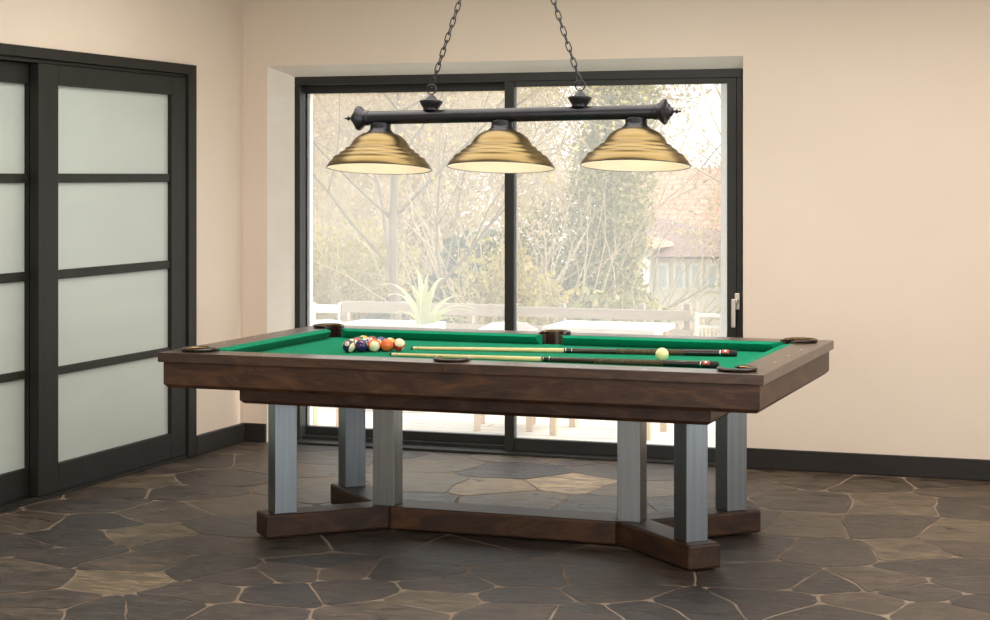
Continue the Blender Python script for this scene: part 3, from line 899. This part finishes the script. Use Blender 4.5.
# ------------------------------------------------------------------ cues
def cue(tip, butt, label):
    ln = 1.47
    tip, butt = Vector(tip), Vector(butt)
    r0, r1 = .0066, .0146
    z0, z1 = ZBED + r0 + .0008, ZBED + r1 + .0008
    o = empty('pool_cue', (tip.x, tip.y, z0))
    d = Vector((butt.x - tip.x, butt.y - tip.y, 0)).normalized() * ln + Vector((0, 0, z1 - z0))
    o.rotation_euler = d.to_track_quat('X', 'Z').to_euler()
    tag(o, label, 'cue', 'pool cues lying on the cloth')
    rr = lambda s: r0 + (r1 - r0) * s / ln
    def seg(name, m, a, b, grow=0., parent=o):
        n = max(1, int((b - a) / .1))
        return MB().lathe([(rr(a + (b - a) * i / n) + grow, a + (b - a) * i / n) for i in range(n + 1)], 20, axis='x').build(name, m, parent, smooth=True)
    seg('tip', M['tip'], 0, .009)
    seg('ferrule', M['ferrule'], .009, .03, .0001)
    seg('shaft', M['maple'], .034, .705)
    jc = seg('joint_collar', M['cue_black'], .705, .748, .0004)
    for a in (.712, .739):
        seg('ring', M['steel_ring'], a, a + .003, .0009, jc)
    seg('forearm', M['cue_wood'], .748, .94)
    seg('wrap', M['cue_wrap'], .94, 1.24, -.0002)
    sv = seg('butt_sleeve', M['cue_black'], 1.24, 1.405, .0002)
    seg('ring', M['steel_ring'], 1.396, 1.4, .0006, sv)
    em = seg('emblem_band', M['cue_black'], 1.405, 1.437, .0002)
    MB().lathe([(rr(1.407) + .0005, 1.407), (rr(1.436) + .0005, 1.436)], 14, axis='x', a0=math.radians(62), a1=math.radians(172)).build('red_emblem', M['red'], em, smooth=True)
    # white dot of the emblem on the upper, viewer's side
    rd_ = rr(1.42) + .0006
    MB().lathe([(.0001, 0), (.0055, 0), (.0055, .0016), (.0001, .0016)], 16).build('emblem_dot', M['white'], em)
    dt = [c for c in em.children if c.name.startswith('emblem_dot')][0]
    dt.matrix_local = Matrix.Translation((1.42, 0, 0)) @ Matrix.Rotation(math.radians(42), 4, 'X') @ Matrix.Translation((0, 0, rd_ - .0012))
    MB().lathe([(rr(1.437) + .0002, 1.437), (r1 + .0002, 1.462), (r1 - .003, 1.47)], 20, axis='x').build('bumper', M['rubber'], o, smooth=True)
    return o
cue((-.512, .152), (.962, .319), 'pool cue passing behind the cue ball, the farther of the two')
cue((-.489, -.149), (.975, -.193), 'pool cue lying along the near cushion, closest to the front rail')

# ------------------------------------------------------------------ three-shade billiard lamp
LAMP_W = 2.2
LZ = 1.827
lamp = empty('billiard_lamp', (-.012, 0, LZ))
tag(lamp, 'long black bar lamp with three stepped brass shades hanging on chains over the pool table', 'hanging lamp')
TILT = math.radians(-6.0)
body = Matrix.Rotation(math.radians(-.55), 4, 'Y') @ Matrix.Rotation(TILT, 4, 'X')
def lpart(mb, name, m, parent=lamp, smooth=True, tilt=True, loc=None, **kw):
    o = mb.build(name, m, parent, smooth=smooth, **kw)
    if tilt:
        o.matrix_local = body @ (Matrix.Translation(loc) if loc else Matrix.Identity(4))
    return o
lpart(MB().lathe([(.0295, -.67), (.0305, -.668), (.0305, .698), (.0295, .70)], 40, axis='x'), 'bar', M['ebony'])
for s in (-1, 1):
    off = .028 if s < 0 else 0
    prof = [(.031, .668), (.034, .672), (.034, .69), (.040, .698), (.054, .712), (.056, .718), (.054, .724), (.044, .728), (.036, .732), (.033, .738), (.024, .742), (.019, .750), (.011, .755)]
    ec = lpart(MB().lathe([(r, s * h + off) for r, h in prof], 40, axis='x'), 'end_cap', M['ebony'])
    fin = [(.011, .754), (.006, .758), (.005, .764), (.010, .768), (.010, .773), (.004, .776), (.004, .786), (.001, .790)]
    MB().lathe([(r, s * h + off) for r, h in fin], 20, axis='x').build('finial', M['ebony'], ec, smooth=True)

m_, nt_, out_ = new_mat('warm_bulb')
em_ = N(nt_, 'ShaderNodeEmission', Color=(1., .82, .6, 1), Strength=4.)
L(nt_, em_.outputs[0], out_.inputs[0]); M['bulb'] = m_

def shade_at(x):
    sh = empty('shade')
    sh.parent = lamp
    sh.matrix_local = body @ Matrix.Translation((x, 0, 0))
    sc = .958
    outer = [(.060, -.070), (.082, -.075), (.103, -.086), (.121, -.102), (.134, -.120), (.141, -.134), (.147, -.137), (.158, -.141), (.163, -.147), (.164, -.152), (.172, -.156),
             (.184, -.161), (.188, -.167), (.189, -.172), (.198, -.176), (.212, -.181), (.217, -.187), (.2175, -.193), (.225, -.199), (.237, -.213), (.2425, -.223), (.2435, -.227)]
    MB().lathe([(r * sc, h) for r, h in outer], 72, caps=False).build('brass_shell', M['brass'], sh, smooth=True, angle=60)
    inner = [(.2415, -.2285), (.232, -.217), (.219, -.204), (.208, -.193), (.190, -.183), (.175, -.169), (.152, -.151), (.132, -.142), (.124, -.125), (.111, -.108), (.093, -.093), (.058, -.078)]
    inner = [(r * sc, h) for r, h in inner]
    MB().lathe(inner, 72, caps=False).build('enamel_lining', M['enamel'], sh, smooth=True, angle=60)
    MB().lathe([(r * sc, h) for r, h in ((.2425, -.2262), (.2455, -.2275), (.2455, -.2305), (.2418, -.2305))], 72, caps=False).build('rim_bead', M['ebony'], sh, smooth=True)
    MB().lathe([(.030, -.022), (.045, -.029), (.047, -.034), (.046, -.040), (.047, -.052), (.052, -.060), (.062, -.068), (.066, -.074), (.030, -.074)], 40).build('socket_cup', M['ebony'], sh, smooth=True)
    MB().lathe([(.021, -.074), (.021, -.105)], 24).build('bulb_holder', M['white'], sh, smooth=True)
    bl = MB()
    bl.lathe([(.013, -.105), (.018, -.118), (.028, -.135), (.030, -.150), (.026, -.165), (.014, -.176), (.001, -.179)], 24)
    bl.build('bulb', M['bulb'], sh, smooth=True)
    ld = bpy.data.lights.new('bulb_light', 'POINT')
    ld.energy = LAMP_W; ld.color = (1., .76, .56); ld.shadow_soft_size = .03
    lo = bpy.data.objects.new('bulb_light', ld)
    COL.objects.link(lo); lo.parent = sh; lo.location = (0, 0, -.215)
for x in (-.584, -.010, .594):
    shade_at(x)

# cap finials over the bar, loops and chains up to the ceiling plate
def chain(p0, p1, parent):
    p0, p1 = Vector(p0), Vector(p1)
    d = p1 - p0
    n = int(round(d.length / .036))
    t = d.normalized()
    u = t.cross(Vector((0, 1, 0))).normalized()
    w = t.cross(u)
    mb = MB()
    for i in range(n):
        c = p0 + d * ((i + .5) / n)
        s = u if i % 2 == 0 else w
        pts = []
        for k in range(16):
            a = 2 * PI * k / 16
            ca, sa = math.cos(a), math.sin(a)
            pts.append(c + t * (.0165 * ca + (.007 if ca > 0 else -.007)) + s * (.0105 * sa))
        mb.tube(pts, .0028, 6, closed=True)
    return mb.build('chain', M['ebony'], parent, smooth=True)
for x, lx in ((-.345, -.07), (.342, .09)):
    cup = lpart(MB().lathe([(.034, .027), (.034, .036), (.037, .041), (.046, .054), (.052, .064), (.052, .068), (.044, .072), (.026, .076), (.022, .084), (.016, .092), (.009, .096), (.007, .102)], 36), 'cap_finial', M['ebony'], loc=(x, 0, 0))
    base = body @ Vector((x, 0, .121))
    ring = [base + Vector((.022 * math.cos(2 * PI * k / 20), .004 * math.sin(2 * PI * k / 20 * 2), .022 * math.sin(2 * PI * k / 20))) for k in range(20)]
    MB().tube(ring, .003, 6, closed=True).build('loop', M['ebony'], lamp, smooth=True)
    chain(base + Vector((0, 0, .014)), Vector((lx, 0, ZC - LZ - .03)), lamp)
MB().lathe([(.02, -.032), (.03, -.03), (.11, -.018), (.13, -.004), (.13, 0)], 40).build('ceiling_plate', M['ebony'], lamp, smooth=True).location = (.01, 0, ZC - LZ - .0005)

# ------------------------------------------------------------------ outside
struct(box('ground_terrace', M['deck'], (-9, 4, 2.52, 6.6, -.25, -.10)), 'bleached timber deck outside the sliding window', 'terrace')
lw = MB()
g = []
rng = random.Random(3)
ys = [6.5, 8, 10, 13, 17, 22, 30, 45]
zs = [-.55, -.8, -1.1, -1.6, -2.1, -2.5, -2.8, -3.0]
xs = [-40 + 4 * i for i in range(16)]
lw.add([(x, y, z + rng.uniform(-.05, .05)) for y, z in zip(ys, zs) for x in xs],
       [(j * 16 + i, j * 16 + i + 1, (j + 1) * 16 + i + 1, (j + 1) * 16 + i) for j in range(7) for i in range(15)])
struct(lw.build('ground_garden', M['garden'], smooth=True, angle=180), 'sloping winter lawn beyond the deck', 'garden')

def gz(y):
    for k in range(len(ys) - 1):
        if ys[k] <= y <= ys[k + 1]:
            return zs[k] + (zs[k + 1] - zs[k]) * (y - ys[k]) / (ys[k + 1] - ys[k])
    return zs[0]

# fence along the deck edge
FY = 6.3
def fence_pt(px, py): return at(px, py, FY)
fn = empty('garden_fence', (fence_pt(500, 330).x, FY, -.10))
tag(fn, 'low weathered timber fence along the far edge of the deck', 'fence')
def fbox(name, m, px0, px1, py0, py1, t=.05, z0=None, dy=0., parent=None):
    a, b = fence_pt(px0, py1), fence_pt(px1, py0)
    zz = a.z if z0 is None else z0
    l = fn.location
    return MB().box(a.x - l.x, b.x - l.x, -t / 2 + dy, t / 2 + dy, zz - l.z, b.z - l.z).build(name, m, parent or fn, bevel=.004)
fbox('top_rail', M['fence_wood'], 343, 512, 305, 312)
fbox('top_rail', M['fence_wood'], 505, 692, 311, 316)
fbox('lower_rail', M['fence_wood'], 343, 692, 330, 335, .04)
for px in (343, 468, 512, 560, 640, 686):
    fbox('post', M['fence_wood'], px - 3, px + 3, 304, 300, .06, z0=-.10, dy=.055)
gt = empty('garden_gate', (fence_pt(705, 330).x, FY, -.10))
tag(gt, 'small white barred gate at the right end of the fence', 'gate')
fsave = fn
fn = gt
for px in (697, 722):
    fbox('post', M['fence_white'], px - 1.5, px + 1.5, 313, 300, .05, z0=-.10)
fbox('rail', M['fence_white'], 697, 722, 314, 317, .03)
fbox('rail', M['fence_white'], 697, 722, 326, 328, .03)
for px in (702, 706, 710, 714, 718):
    fbox('bar', M['fence_white'], px - .6, px + .6, 326, 300, .015, z0=-.06)
pn = empty('board_fence', (fence_pt(325, 330).x, FY, -.10))
tag(pn, 'white painted board fence at the left end of the weathered fence', 'fence')
fn = pn
fbox('board', M['fence_white'], 300, 341, 305, 312, .03)
fbox('board', M['fence_white'], 300, 341, 322, 330, .03)
for px in (302, 311, 338):
    fbox('post', M['fence_white'], px - 1.4, px + 1.4, 303, 300, .05, z0=-.10, dy=.045)
fn = fsave

# patio furniture
def patio_table(x0, x1, y0, y1, zt, label, mt, ml, lw_=.045, name='patio_table'):
    cx, cy = (x0 + x1) / 2, (y0 + y1) / 2
    o = empty(name, (cx, cy, -.10))
    tag(o, label, 'table')
    hx, hy, h = (x1 - x0) / 2, (y1 - y0) / 2, zt + .10
    MB().box(-hx, hx, -hy, hy, h - .035, h).build('table_top', mt, o, bevel=.006)
    MB().box(-hx + .06, hx - .06, -hy + .05, hy - .05, h - .09, h - .035).build('apron', mt, o)
    for sx in (-1, 1):
        for sy in (-1, 1):
            ax, ay = sx * (hx - .06), sy * (hy - .06)
            MB().box(ax - lw_ / 2, ax + lw_ / 2, ay - lw_ / 2, ay + lw_ / 2, 0.001, h - .035).build('leg', ml, o, bevel=.004)
    return o
def patio_chair(x, y, rz, label, zs_=.38, zb=.68, w=.44):
    o = empty('patio_chair', (x, y, -.10))
    o.rotation_euler = (0, 0, rz)
    tag(o, label, 'chair', 'patio chairs on the deck')
    h = w / 2
    MB().box(-h, h, -h, h, zs_ - .04, zs_).build('seat', M['fence_white'], o, bevel=.01)
    bk = [(-h, h - .04), (-h * .6, h + .0), (0, h + .015), (h * .6, h + .0), (h, h - .04)]
    top = [zb - .05, zb - .01, zb, zb - .01, zb - .05]
    rings = [[(px_, py_, zs_ - .02), (px_, py_ + .03, zs_ - .02), (px_, py_ + .06, t_), (px_, py_ + .03, t_)] for (px_, py_), t_ in zip(bk, top)]
    MB().loft(rings).build('backrest', M['fence_white'], o, smooth=True, angle=40)
    for sx in (-1, 1):
        for sy in (-1, 1):
            ax, ay = sx * (h - .03), sy * (h - .03)
            MB().box(ax - .02, ax + .02, ay - .02, ay + .02, 0.001, zs_ - .04).build('leg', M['teak'], o, bevel=.003)
    return o
patio_table(-1.02, -.28, 3.62, 4.16, .60, 'white patio table with pale timber legs behind the middle pocket', M['fence_white'], M['teak'])
patio_chair(-1.37, 3.92, .25, 'white patio chair left of the patio table', w=.40)
patio_chair(-2.60, 3.46, -.15, 'white patio chair with curved back at the left end of the window', zb=.70, w=.38)
# planter with sword-leaved plant
pa, pb = at(352, 321, 4.6), at(436, 321, 4.6)
pl = empty('planter_box', ((pa.x + pb.x) / 2, 4.6, -.10))
tag(pl, 'long pale planter box on the deck under the sword-leaved plant', 'planter')
hx = (pb.x - pa.x) / 2
pm = MB()
ph = pa.z + .10
pm.box(-hx, hx, -.2, -.16, .001, ph); pm.box(-hx, hx, .16, .2, .001, ph); pm.box(-hx, -hx + .04, -.16, .16, .001, ph); pm.box(hx - .04, hx, -.16, .16, .001, ph); pm.box(-hx + .04, hx - .04, -.16, .16, .001, ph - .05)
pm.build('planter_body', M['stone_pale'], pl, bevel=.006)
pc = at(424, 326, 4.6)
sw = empty('sword_leaved_plant', (pc.x, 4.6, ph - .149))
tag(sw, 'pale spiky sword-leaved plant growing from the planter', 'plant')
rng = random.Random(5)
tips = [(-.34, 56), (-.30, 44), (-.2, 34), (.15, 52), (.26, 42), (.34, 30), (.4, 36), (-.06, 62), (.08, 60), (0, 52), (-.26, 24), (.3, 20), (-.12, 48), (.2, 60)]
for i, (dx, hgt) in enumerate(tips):
    hh = hgt / 62 * .44
    yy = rng.uniform(-.12, .12)
    rings = []
    n = 9
    for k in range(n):
        t = k / (n - 1)
        x_ = dx * t * (.6 + .4 * t) * 1.
        z_ = hh * (1 - (1 - t) ** 1.5) - abs(dx) * .25 * t ** 3
        wd = .05 * (1 - t ** 2.2) + .001
        rings.append([(x_ - wd * .5, yy * t, z_), (x_, yy * t - .006, z_ + .004), (x_ + wd * .5, yy * t, z_), (x_, yy * t + .004, z_ - .002)])
    lm = MB().loft(rings)
    lm.tone = [rng.uniform(.2, 1)] * len(lm.f)
    lm.build('sword_leaf', M['leaf_yucca'], sw, smooth=True)

# trees and bushes
def limb(mb, p, d, ln, r, depth, rng, tips, droop=0., split=(2, 4)):
    n = 5
    pts, rr = [p.copy()], [r]
    q, dd = p.copy(), d.normalized()
    for i in range(n):
        dd = (dd + Vector((rng.gauss(0, .12), rng.gauss(0, .12), rng.gauss(.02, .08) - droop))).normalized()
        q = q + dd * (ln / n)
        pts.append(q.copy()); rr.append(max(.003, r * (1 - .6 * (i + 1) / n)))
    mb.tube(pts, rr, 6 if r > .03 else 4)
    if depth == 0:
        tips += pts[1:]
        return
    for k in range(rng.randint(*split)):
        i = rng.randint(2, n)
        a = rng.uniform(.35, .85)
        ax = Vector((rng.gauss(0, 1), rng.gauss(0, 1), rng.gauss(0, .3))).normalized()
        nd = (Matrix.Rotation(a, 3, ax) @ dd)
        limb(mb, pts[i], nd, ln * rng.uniform(.55, .8), max(.005, rr[i] * .7), depth - 1, rng, tips, droop, split)
    tips += pts[-2:]

def tree(label, x, y, h, r, leaf, n_leaf, size, seed, bark='bark', depth=4, spread=.35, lean=(0, 0), ln=.45, name='garden_tree', split=(2, 4), first=None, group=None):
    rng = random.Random(seed)
    o = empty(name, (x, y, gz(y) - .02))
    tag(o, label, 'tree', group)
    mb = MB(); tips = []
    base = Vector((0, 0, 0))
    dd = Vector((lean[0], lean[1], 1))
    n = 7
    pts, rr = [base], [r]
    q = base.copy()
    for i in range(n):
        dd = (dd + Vector((rng.gauss(0, .05), rng.gauss(0, .05), 0))).normalized()
        q = q + dd * (h * .8 / n)
        pts.append(q.copy()); rr.append(r * (1 - .75 * (i + 1) / n))
    mb.tube(pts, rr, 9)
    nb = 9
    for k in range(nb):
        i = 2 + int(k * (n - 2) / nb) + (k % 2)
        i = min(i, n)
        a = k * 2.4 + rng.uniform(-.3, .3)
        out_ = Vector((math.cos(a), math.sin(a), rng.uniform(.45, 1.1)))
        limb(mb, pts[i], out_, h * ln * (1.1 - .45 * i / n), max(.010, rr[i] * .45), depth - 1, rng, tips, 0., split)
    mb.build('trunk', M[bark], o, smooth=True)
    if n_leaf:
        lf = MB()
        for k in range(n_leaf):
            t = rng.choice(tips)
            lf.quad_leaf(t + Vector((rng.gauss(0, spread * .35), rng.gauss(0, spread * .35), rng.gauss(0, spread * .35))), size * rng.uniform(.6, 1.3), rng)
        lf.build('foliage', M[leaf], o)
    return o

def bush(label, x, y, z0, blobs, leaf, n_leaf, size, seed, name='garden_shrub', twigs=40, twig_h=.6, bark='pale_bark', cat='shrub', asp=1.7):
    rng = random.Random(seed)
    o = empty(name, (x, y, z0))
    tag(o, label, cat)
    lf = MB()
    wts = [b[3] * b[4] * b[5] for b in blobs]
    for k in range(n_leaf):
        bx, by, bz, rx_, ry_, rz_ = rng.choices(blobs, wts)[0]
        d = Vector((rng.gauss(0, 1), rng.gauss(0, 1), rng.gauss(0, 1))).normalized() * (rng.random() ** .45)
        wob = 1 + .25 * noise.noise(Vector((d.x * 3 + bx, d.y * 3, d.z * 3 + seed)))
        lf.quad_leaf(Vector((bx + d.x * rx_ * wob, by + d.y * ry_ * wob, bz + d.z * rz_ * wob)), size * rng.uniform(.6, 1.35), rng, asp)
    lf.build('foliage', M[leaf], o)
    tw = MB()
    for k in range(twigs):
        bx, by, bz, rx_, ry_, rz_ = rng.choices(blobs, wts)[0]
        p = Vector((bx + rng.uniform(-.7, .7) * rx_, by + rng.uniform(-.7, .7) * ry_, max(0, bz - rz_ * .8)))
        d = Vector((rng.gauss(0, .35), rng.gauss(0, .35), 1)).normalized()
        pts = [p]
        for i in range(5):
            d = (d + Vector((rng.gauss(0, .2), rng.gauss(0, .2), rng.gauss(0, .1)))).normalized()
            pts.append(pts[-1] + d * (rz_ * 1.9 + twig_h) / 5)
        tw.tube(pts, [.012, .010, .008, .006, .005, .003], 4)
    tw.build('stem', M[bark], o, smooth=True)
    return o

A = at(398, 330, 9.0)
tree('bare forked tree with grey trunk behind the left pane', A.x, 9., 4.6, .075, 'leaf_yellow', 1500, .035, 7, depth=4, ln=.5)
P_ = at(455, 300, 11.)
bush('dark green conifer clump behind the sword-leaved plant', P_.x, 11., gz(11.), [(-.1, 0, .85, .62, .5, .95), (-.75, .1, .7, .5, .5, .75), (.45, .1, .75, .5, .5, .95), (.05, 0, 1.75, .22, .22, .45), (.4, .0, 1.7, .25, .25, .55), (-1.3, .2, .4, .5, .5, .5)], 'leaf_dark', 16000, .06, 21, name='conifer_bush', twigs=12, twig_h=.0, bark='bark', cat='bush', asp=2.6)
P_ = at(335, 300, 12.)
bush('yellow-green winter thicket at the left edge of the window', P_.x, 12., gz(12.), [(-.3, 0, 1.0, .9, .7, 1.2), (.6, 0, .7, .8, .6, .9), (-.9, .3, 1.7, .7, .6, .8), (.2, .2, 1.8, .8, .7, .7)], 'leaf_yellow', 11000, .045, 22, name='garden_thicket', twigs=110, twig_h=.8, cat='bush')
for i, (px, y, h, sd, lab, lf_, nl) in enumerate([
        (330, 19, 6.6, 31, 'beige-twigged tall tree leftmost in the row beyond the lawn', 'leaf_beige', 9000),
        (400, 21, 6.4, 32, 'beige-twigged tree straight behind the forked trunk', 'leaf_beige', 9000),
        (462, 18, 5.6, 33, 'pinkish twiggy tree rising above the conifer clump', 'leaf_pink', 9000),
        (440, 24.5, 6.8, 34, 'far beige-twigged tree left of the middle window post', 'leaf_beige', 9000),
        (365, 26, 7.4, 35, 'far pinkish twiggy tree between the two left lamp shades', 'leaf_pink', 8000)]):
    A = at(px, 300, y)
    tree(lab, A.x, y, h, .07, lf_, nl + 5000, .042, sd, bark='pale_bark', depth=4, spread=.5, ln=.33, split=(3, 4), group='twiggy trees beyond the lawn')
A = at(400, 300, 25.2)
bush('wide beige thicket closing off the garden far behind the trees', A.x, 25.2, gz(25.2), [(-3.2, 0, 2.4, 2.4, .7, 2.6), (-1., .3, 2.8, 2.2, .7, 2.9), (.5, 0, 2.5, 1.8, .7, 2.8)], 'leaf_beige', 26000, .085, 48, name='garden_thicket', twigs=110, twig_h=.2, cat='bush')
# big ivy-clad tree in the right pane
A = at(590, 300, 12.)
tree('tall pale-twigged tree in the right pane', A.x, 12.6, 5.2, .06, 'leaf_beige', 4000, .04, 41, bark='pale_bark', depth=4, spread=.3, ln=.28)
bush('tall ivy-covered trunk in the right pane', A.x, 12., gz(12.), [(.1, 0, 1.2, .62, .5, 1.2), (.2, .1, 2.6, .5, .5, 1.2), (.3, .1, 3.8, .45, .45, .9), (-.6, .2, 1.6, .4, .4, 1.2), (.62, .0, .9, .45, .4, .8)], 'leaf_ivy', 30000, .038, 42, name='ivy_tree', twigs=70, twig_h=.7, cat='tree')
A = at(535, 300, 10.5)
bush('yellow-green shrub left of the ivy-covered trunk', A.x, 10.5, gz(10.5), [(0, 0, .8, .75, .5, .95), (-.5, .2, 1.4, .6, .5, .7)], 'leaf_yellow', 7000, .045, 43, twigs=70, twig_h=.8)
A = at(600, 300, 10.)
bush('dark leafy shrub at the foot of the ivy-covered trunk', A.x, 10., gz(10.), [(0, 0, .75, .6, .45, .75), (.4, .1, .95, .35, .35, .5)], 'leaf_ivy', 5000, .06, 44, twigs=20, twig_h=.1, bark='bark')
A = at(695, 320, 9.)
bush('pinkish twiggy shrub in front of the white house', A.x, 9., gz(9.), [(0, 0, .6, .65, .4, .55), (-.5, .1, .5, .4, .4, .45)], 'leaf_pink', 4500, .04, 45, twigs=70, twig_h=.25)
A = at(790, 300, 11.)
tree('bare tree reaching into the right pane from the right', A.x, 11., 5.6, .05, 'leaf_beige', 500, .03, 46, bark='pale_bark', depth=4, lean=(-.06, 0), ln=.55)

# white house with tiled roofs, beyond the garden on the right
HYD = 20.
hz0 = gz(20.)
hc = at(690, 300, HYD)
house = empty('white_house', (hc.x, HYD, hz0))
tag(house, 'white house with clay tiled roofs seen in the right pane', 'house')
def hp(px, py, y): return at(px, py, y) - house.location
def slab(name, m, p, th=.12):
    """roof plane through four corners, given thickness"""
    p = [Vector(v) for v in p]
    n = (p[1] - p[0]).cross(p[3] - p[0]).normalized()
    if n.z < 0: n = -n
    c0 = p[0]
    o = MB().loft([[tuple(v - c0 - n * th) for v in p], [tuple(v - c0) for v in p]]).build(name, m, house)
    o.location = c0
    return o
# main body and its big roof slope towards the garden
e0_, e1_ = hp(612, 286, 22.5), hp(800, 286, 22.5)
r0_, r1_ = hp(622, 168, 27.), hp(800, 168, 27.)
MB().box(e0_.x + .2, e1_.x - .2, 2.7, 10., 0.001, e0_.z - .05).build('house_wall', M['render_white'], house)
slab('roof', M['roof_tile'], [e0_, e1_, r1_, r0_])
b0_, b1_ = Vector((e0_.x, 11.5, e0_.z)), Vector((e1_.x, 11.5, e1_.z))
slab('roof', M['roof_tile'], [r0_, r1_, b1_, b0_])
# lower wing with glazed garden room
w0, w1 = hp(646, 258, 19.6), hp(760, 258, 19.6)
MB().box(w0.x, w1.x, -.4, 2.6, 0.001, w0.z).build('garden_room', M['render_white'], house)
pk0, pk1 = hp(640, 214, 22.0), hp(690, 226, 22.0)
ev0, ev1 = hp(638, 257, 19.4), hp(762, 257, 19.4)
rf = MB()
rf.add([ev0, ev1, Vector((ev1.x, 2.6, ev1.z)), Vector((ev0.x, 2.6, ev0.z)), pk0 + Vector((.2, -.4, 0)), pk1 + Vector((.1, -.4, 0))],
       [(0, 1, 5, 4), (1, 2, 5), (2, 3, 4, 5), (3, 0, 4), (0, 3, 2, 1)])
rf.build('wing_roof', M['roof_brown'], house)
gw = hp(655, 262, 19.58); gw2 = hp(755, 292, 19.58)
npan = 6
for k in range(npan):
    xa = gw.x + (gw2.x - gw.x) * k / npan + .03
    xb = gw.x + (gw2.x - gw.x) * (k + 1) / npan - .03
    wd = MB().box(xa, xb, -.46, -.40, gw2.z, gw.z)
    wf = wd.build('window', M['fence_white'], house)
    MB().box(xa + .05, xb - .05, -.475, -.455, gw2.z + .05, gw.z - .05).build('window_pane', M['pane_far'], wf)
# white annex with a pale hipped roof
x0a, x1a = hp(626, 250, 19.), hp(643, 250, 19.)
MB().box(x0a.x, x1a.x, -1., .6, 0.001, x0a.z).build('annex', M['render_white'], house)
ar = MB()
ea, eb, ep = hp(612, 249, 18.8), hp(652, 249, 18.8), hp(632, 232, 19.6)
ar.add([ea, eb, Vector((eb.x, .8, eb.z)), Vector((ea.x, .8, ea.z)), ep], [(0, 1, 4), (1, 2, 4), (2, 3, 4), (3, 0, 4), (3, 2, 1, 0)])
ar.build('annex_roof', M['roof_tile'], house)

# brick house far left
bc = at(312, 300, 30.)
bh = empty('brick_house', (bc.x, 30., gz(30.)))
tag(bh, 'pinkish brick house top left behind the trees', 'house')
zt_ = at(312, 140, 30.).z - gz(30.)
MB().box(-3.2, .9, 0, 5, .001, zt_).build('house_wall', M['brick'], bh)
MB().loft([[(-3.4, -.2, zt_), (1.1, -.2, zt_), (1.1, 5.2, zt_), (-3.4, 5.2, zt_)], [(-3.2, 2.3, zt_ + 1.6), (.9, 2.3, zt_ + 1.6), (.9, 2.7, zt_ + 1.6), (-3.2, 2.7, zt_ + 1.6)]]).build('roof', M['roof_tile'], bh)
MB().box(.1, .7, .4, 1., zt_ - .3, zt_ + 1.5).build('chimney', M['brick'], bh)

# ------------------------------------------------------------------ light
w = bpy.data.worlds.new('sky'); S.world = w
w.use_nodes = True
nt = w.node_tree
nt.nodes.clear()
wo = N(nt, 'ShaderNodeOutputWorld')
bg = N(nt, 'ShaderNodeBackground', Strength=1.75)
tc = N(nt, 'ShaderNodeTexCoord')
sp = N(nt, 'ShaderNodeSeparateXYZ')
L(nt, tc.outputs['Generated'], sp.inputs[0])
rp_ = ramp(nt, [(0., (.93, .93, .90)), (.5, (1., .99, .97)), (1., (.80, .89, 1.))])
mr_ = N(nt, 'ShaderNodeMapRange'); mr_.inputs['From Min'].default_value = -1.
L(nt, sp.outputs['Z'], mr_.inputs[0]); L(nt, mr_.outputs[0], rp_.inputs[0])
L(nt, rp_.outputs[0], bg.inputs[0]); L(nt, bg.outputs[0], wo.inputs[0])

def sun(d, e, col, ang):
    l = bpy.data.lights.new('sun', 'SUN'); l.energy = e; l.color = col; l.angle = math.radians(ang)
    o = bpy.data.objects.new('sun', l); COL.objects.link(o)
    o.rotation_euler = Vector(d).to_track_quat('Z', 'Y').to_euler()
    o.location = (10, 10, 12)
sun((.78, .12, .62), 5.0, (1., .95, .87), 6)

def area(name, loc, direction, sx, sy, e, col, spread=180):
    l = bpy.data.lights.new(name, 'AREA'); l.shape = 'RECTANGLE'; l.size = sx; l.size_y = sy; l.energy = e; l.color = col
    l.spread = math.radians(spread)
    o = bpy.data.objects.new(name, l); COL.objects.link(o)
    o.location = loc
    o.rotation_euler = (-Vector(direction)).to_track_quat('Z', 'Y').to_euler()
    return o
WARM, COOL = (1., .93, .85), (.86, .93, 1.)
area('ceiling_light_front', (1.1, -4.0, ZC - .03), (0, 0, -1), 4.5, 2.0, 100, WARM)
area('ceiling_light_middle', (.9, .1, ZC - .03), (0, 0, -1), 5.2, 1.6, 112, WARM)
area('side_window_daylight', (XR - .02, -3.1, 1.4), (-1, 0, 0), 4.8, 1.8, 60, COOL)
area('front_fill_light', (.8, YF + .05, 1.5), (0, 1, 0), 5., 2., 150, (1., .96, .92))  # added fill from behind the camera, evens out the back wall

# ------------------------------------------------------------------ camera and view
cam = bpy.data.cameras.new('camera')
cam.sensor_width = 36; cam.sensor_fit = 'HORIZONTAL'
cam.lens = 36 * F / 990
cam.shift_y = -(310 - HY) / 990
cam.clip_start = .05; cam.clip_end = 200
co = bpy.data.objects.new('camera', cam); COL.objects.link(co)
co.location = (CX, CY, CZ)
co.rotation_euler = (PI / 2, 0, YAW)
S.camera = co
S.view_settings.view_transform = 'Standard'
S.view_settings.look = 'None'
S.view_settings.gamma = 1
S.view_settings.use_curve_mapping = False
S.view_settings.exposure = 0.
S.cycles.max_bounces = 8
S.cycles.transparent_max_bounces = 12
S.cycles.caustics_reflective = False
S.cycles.caustics_refractive = False
S.cycles.sample_clamp_indirect = 4.
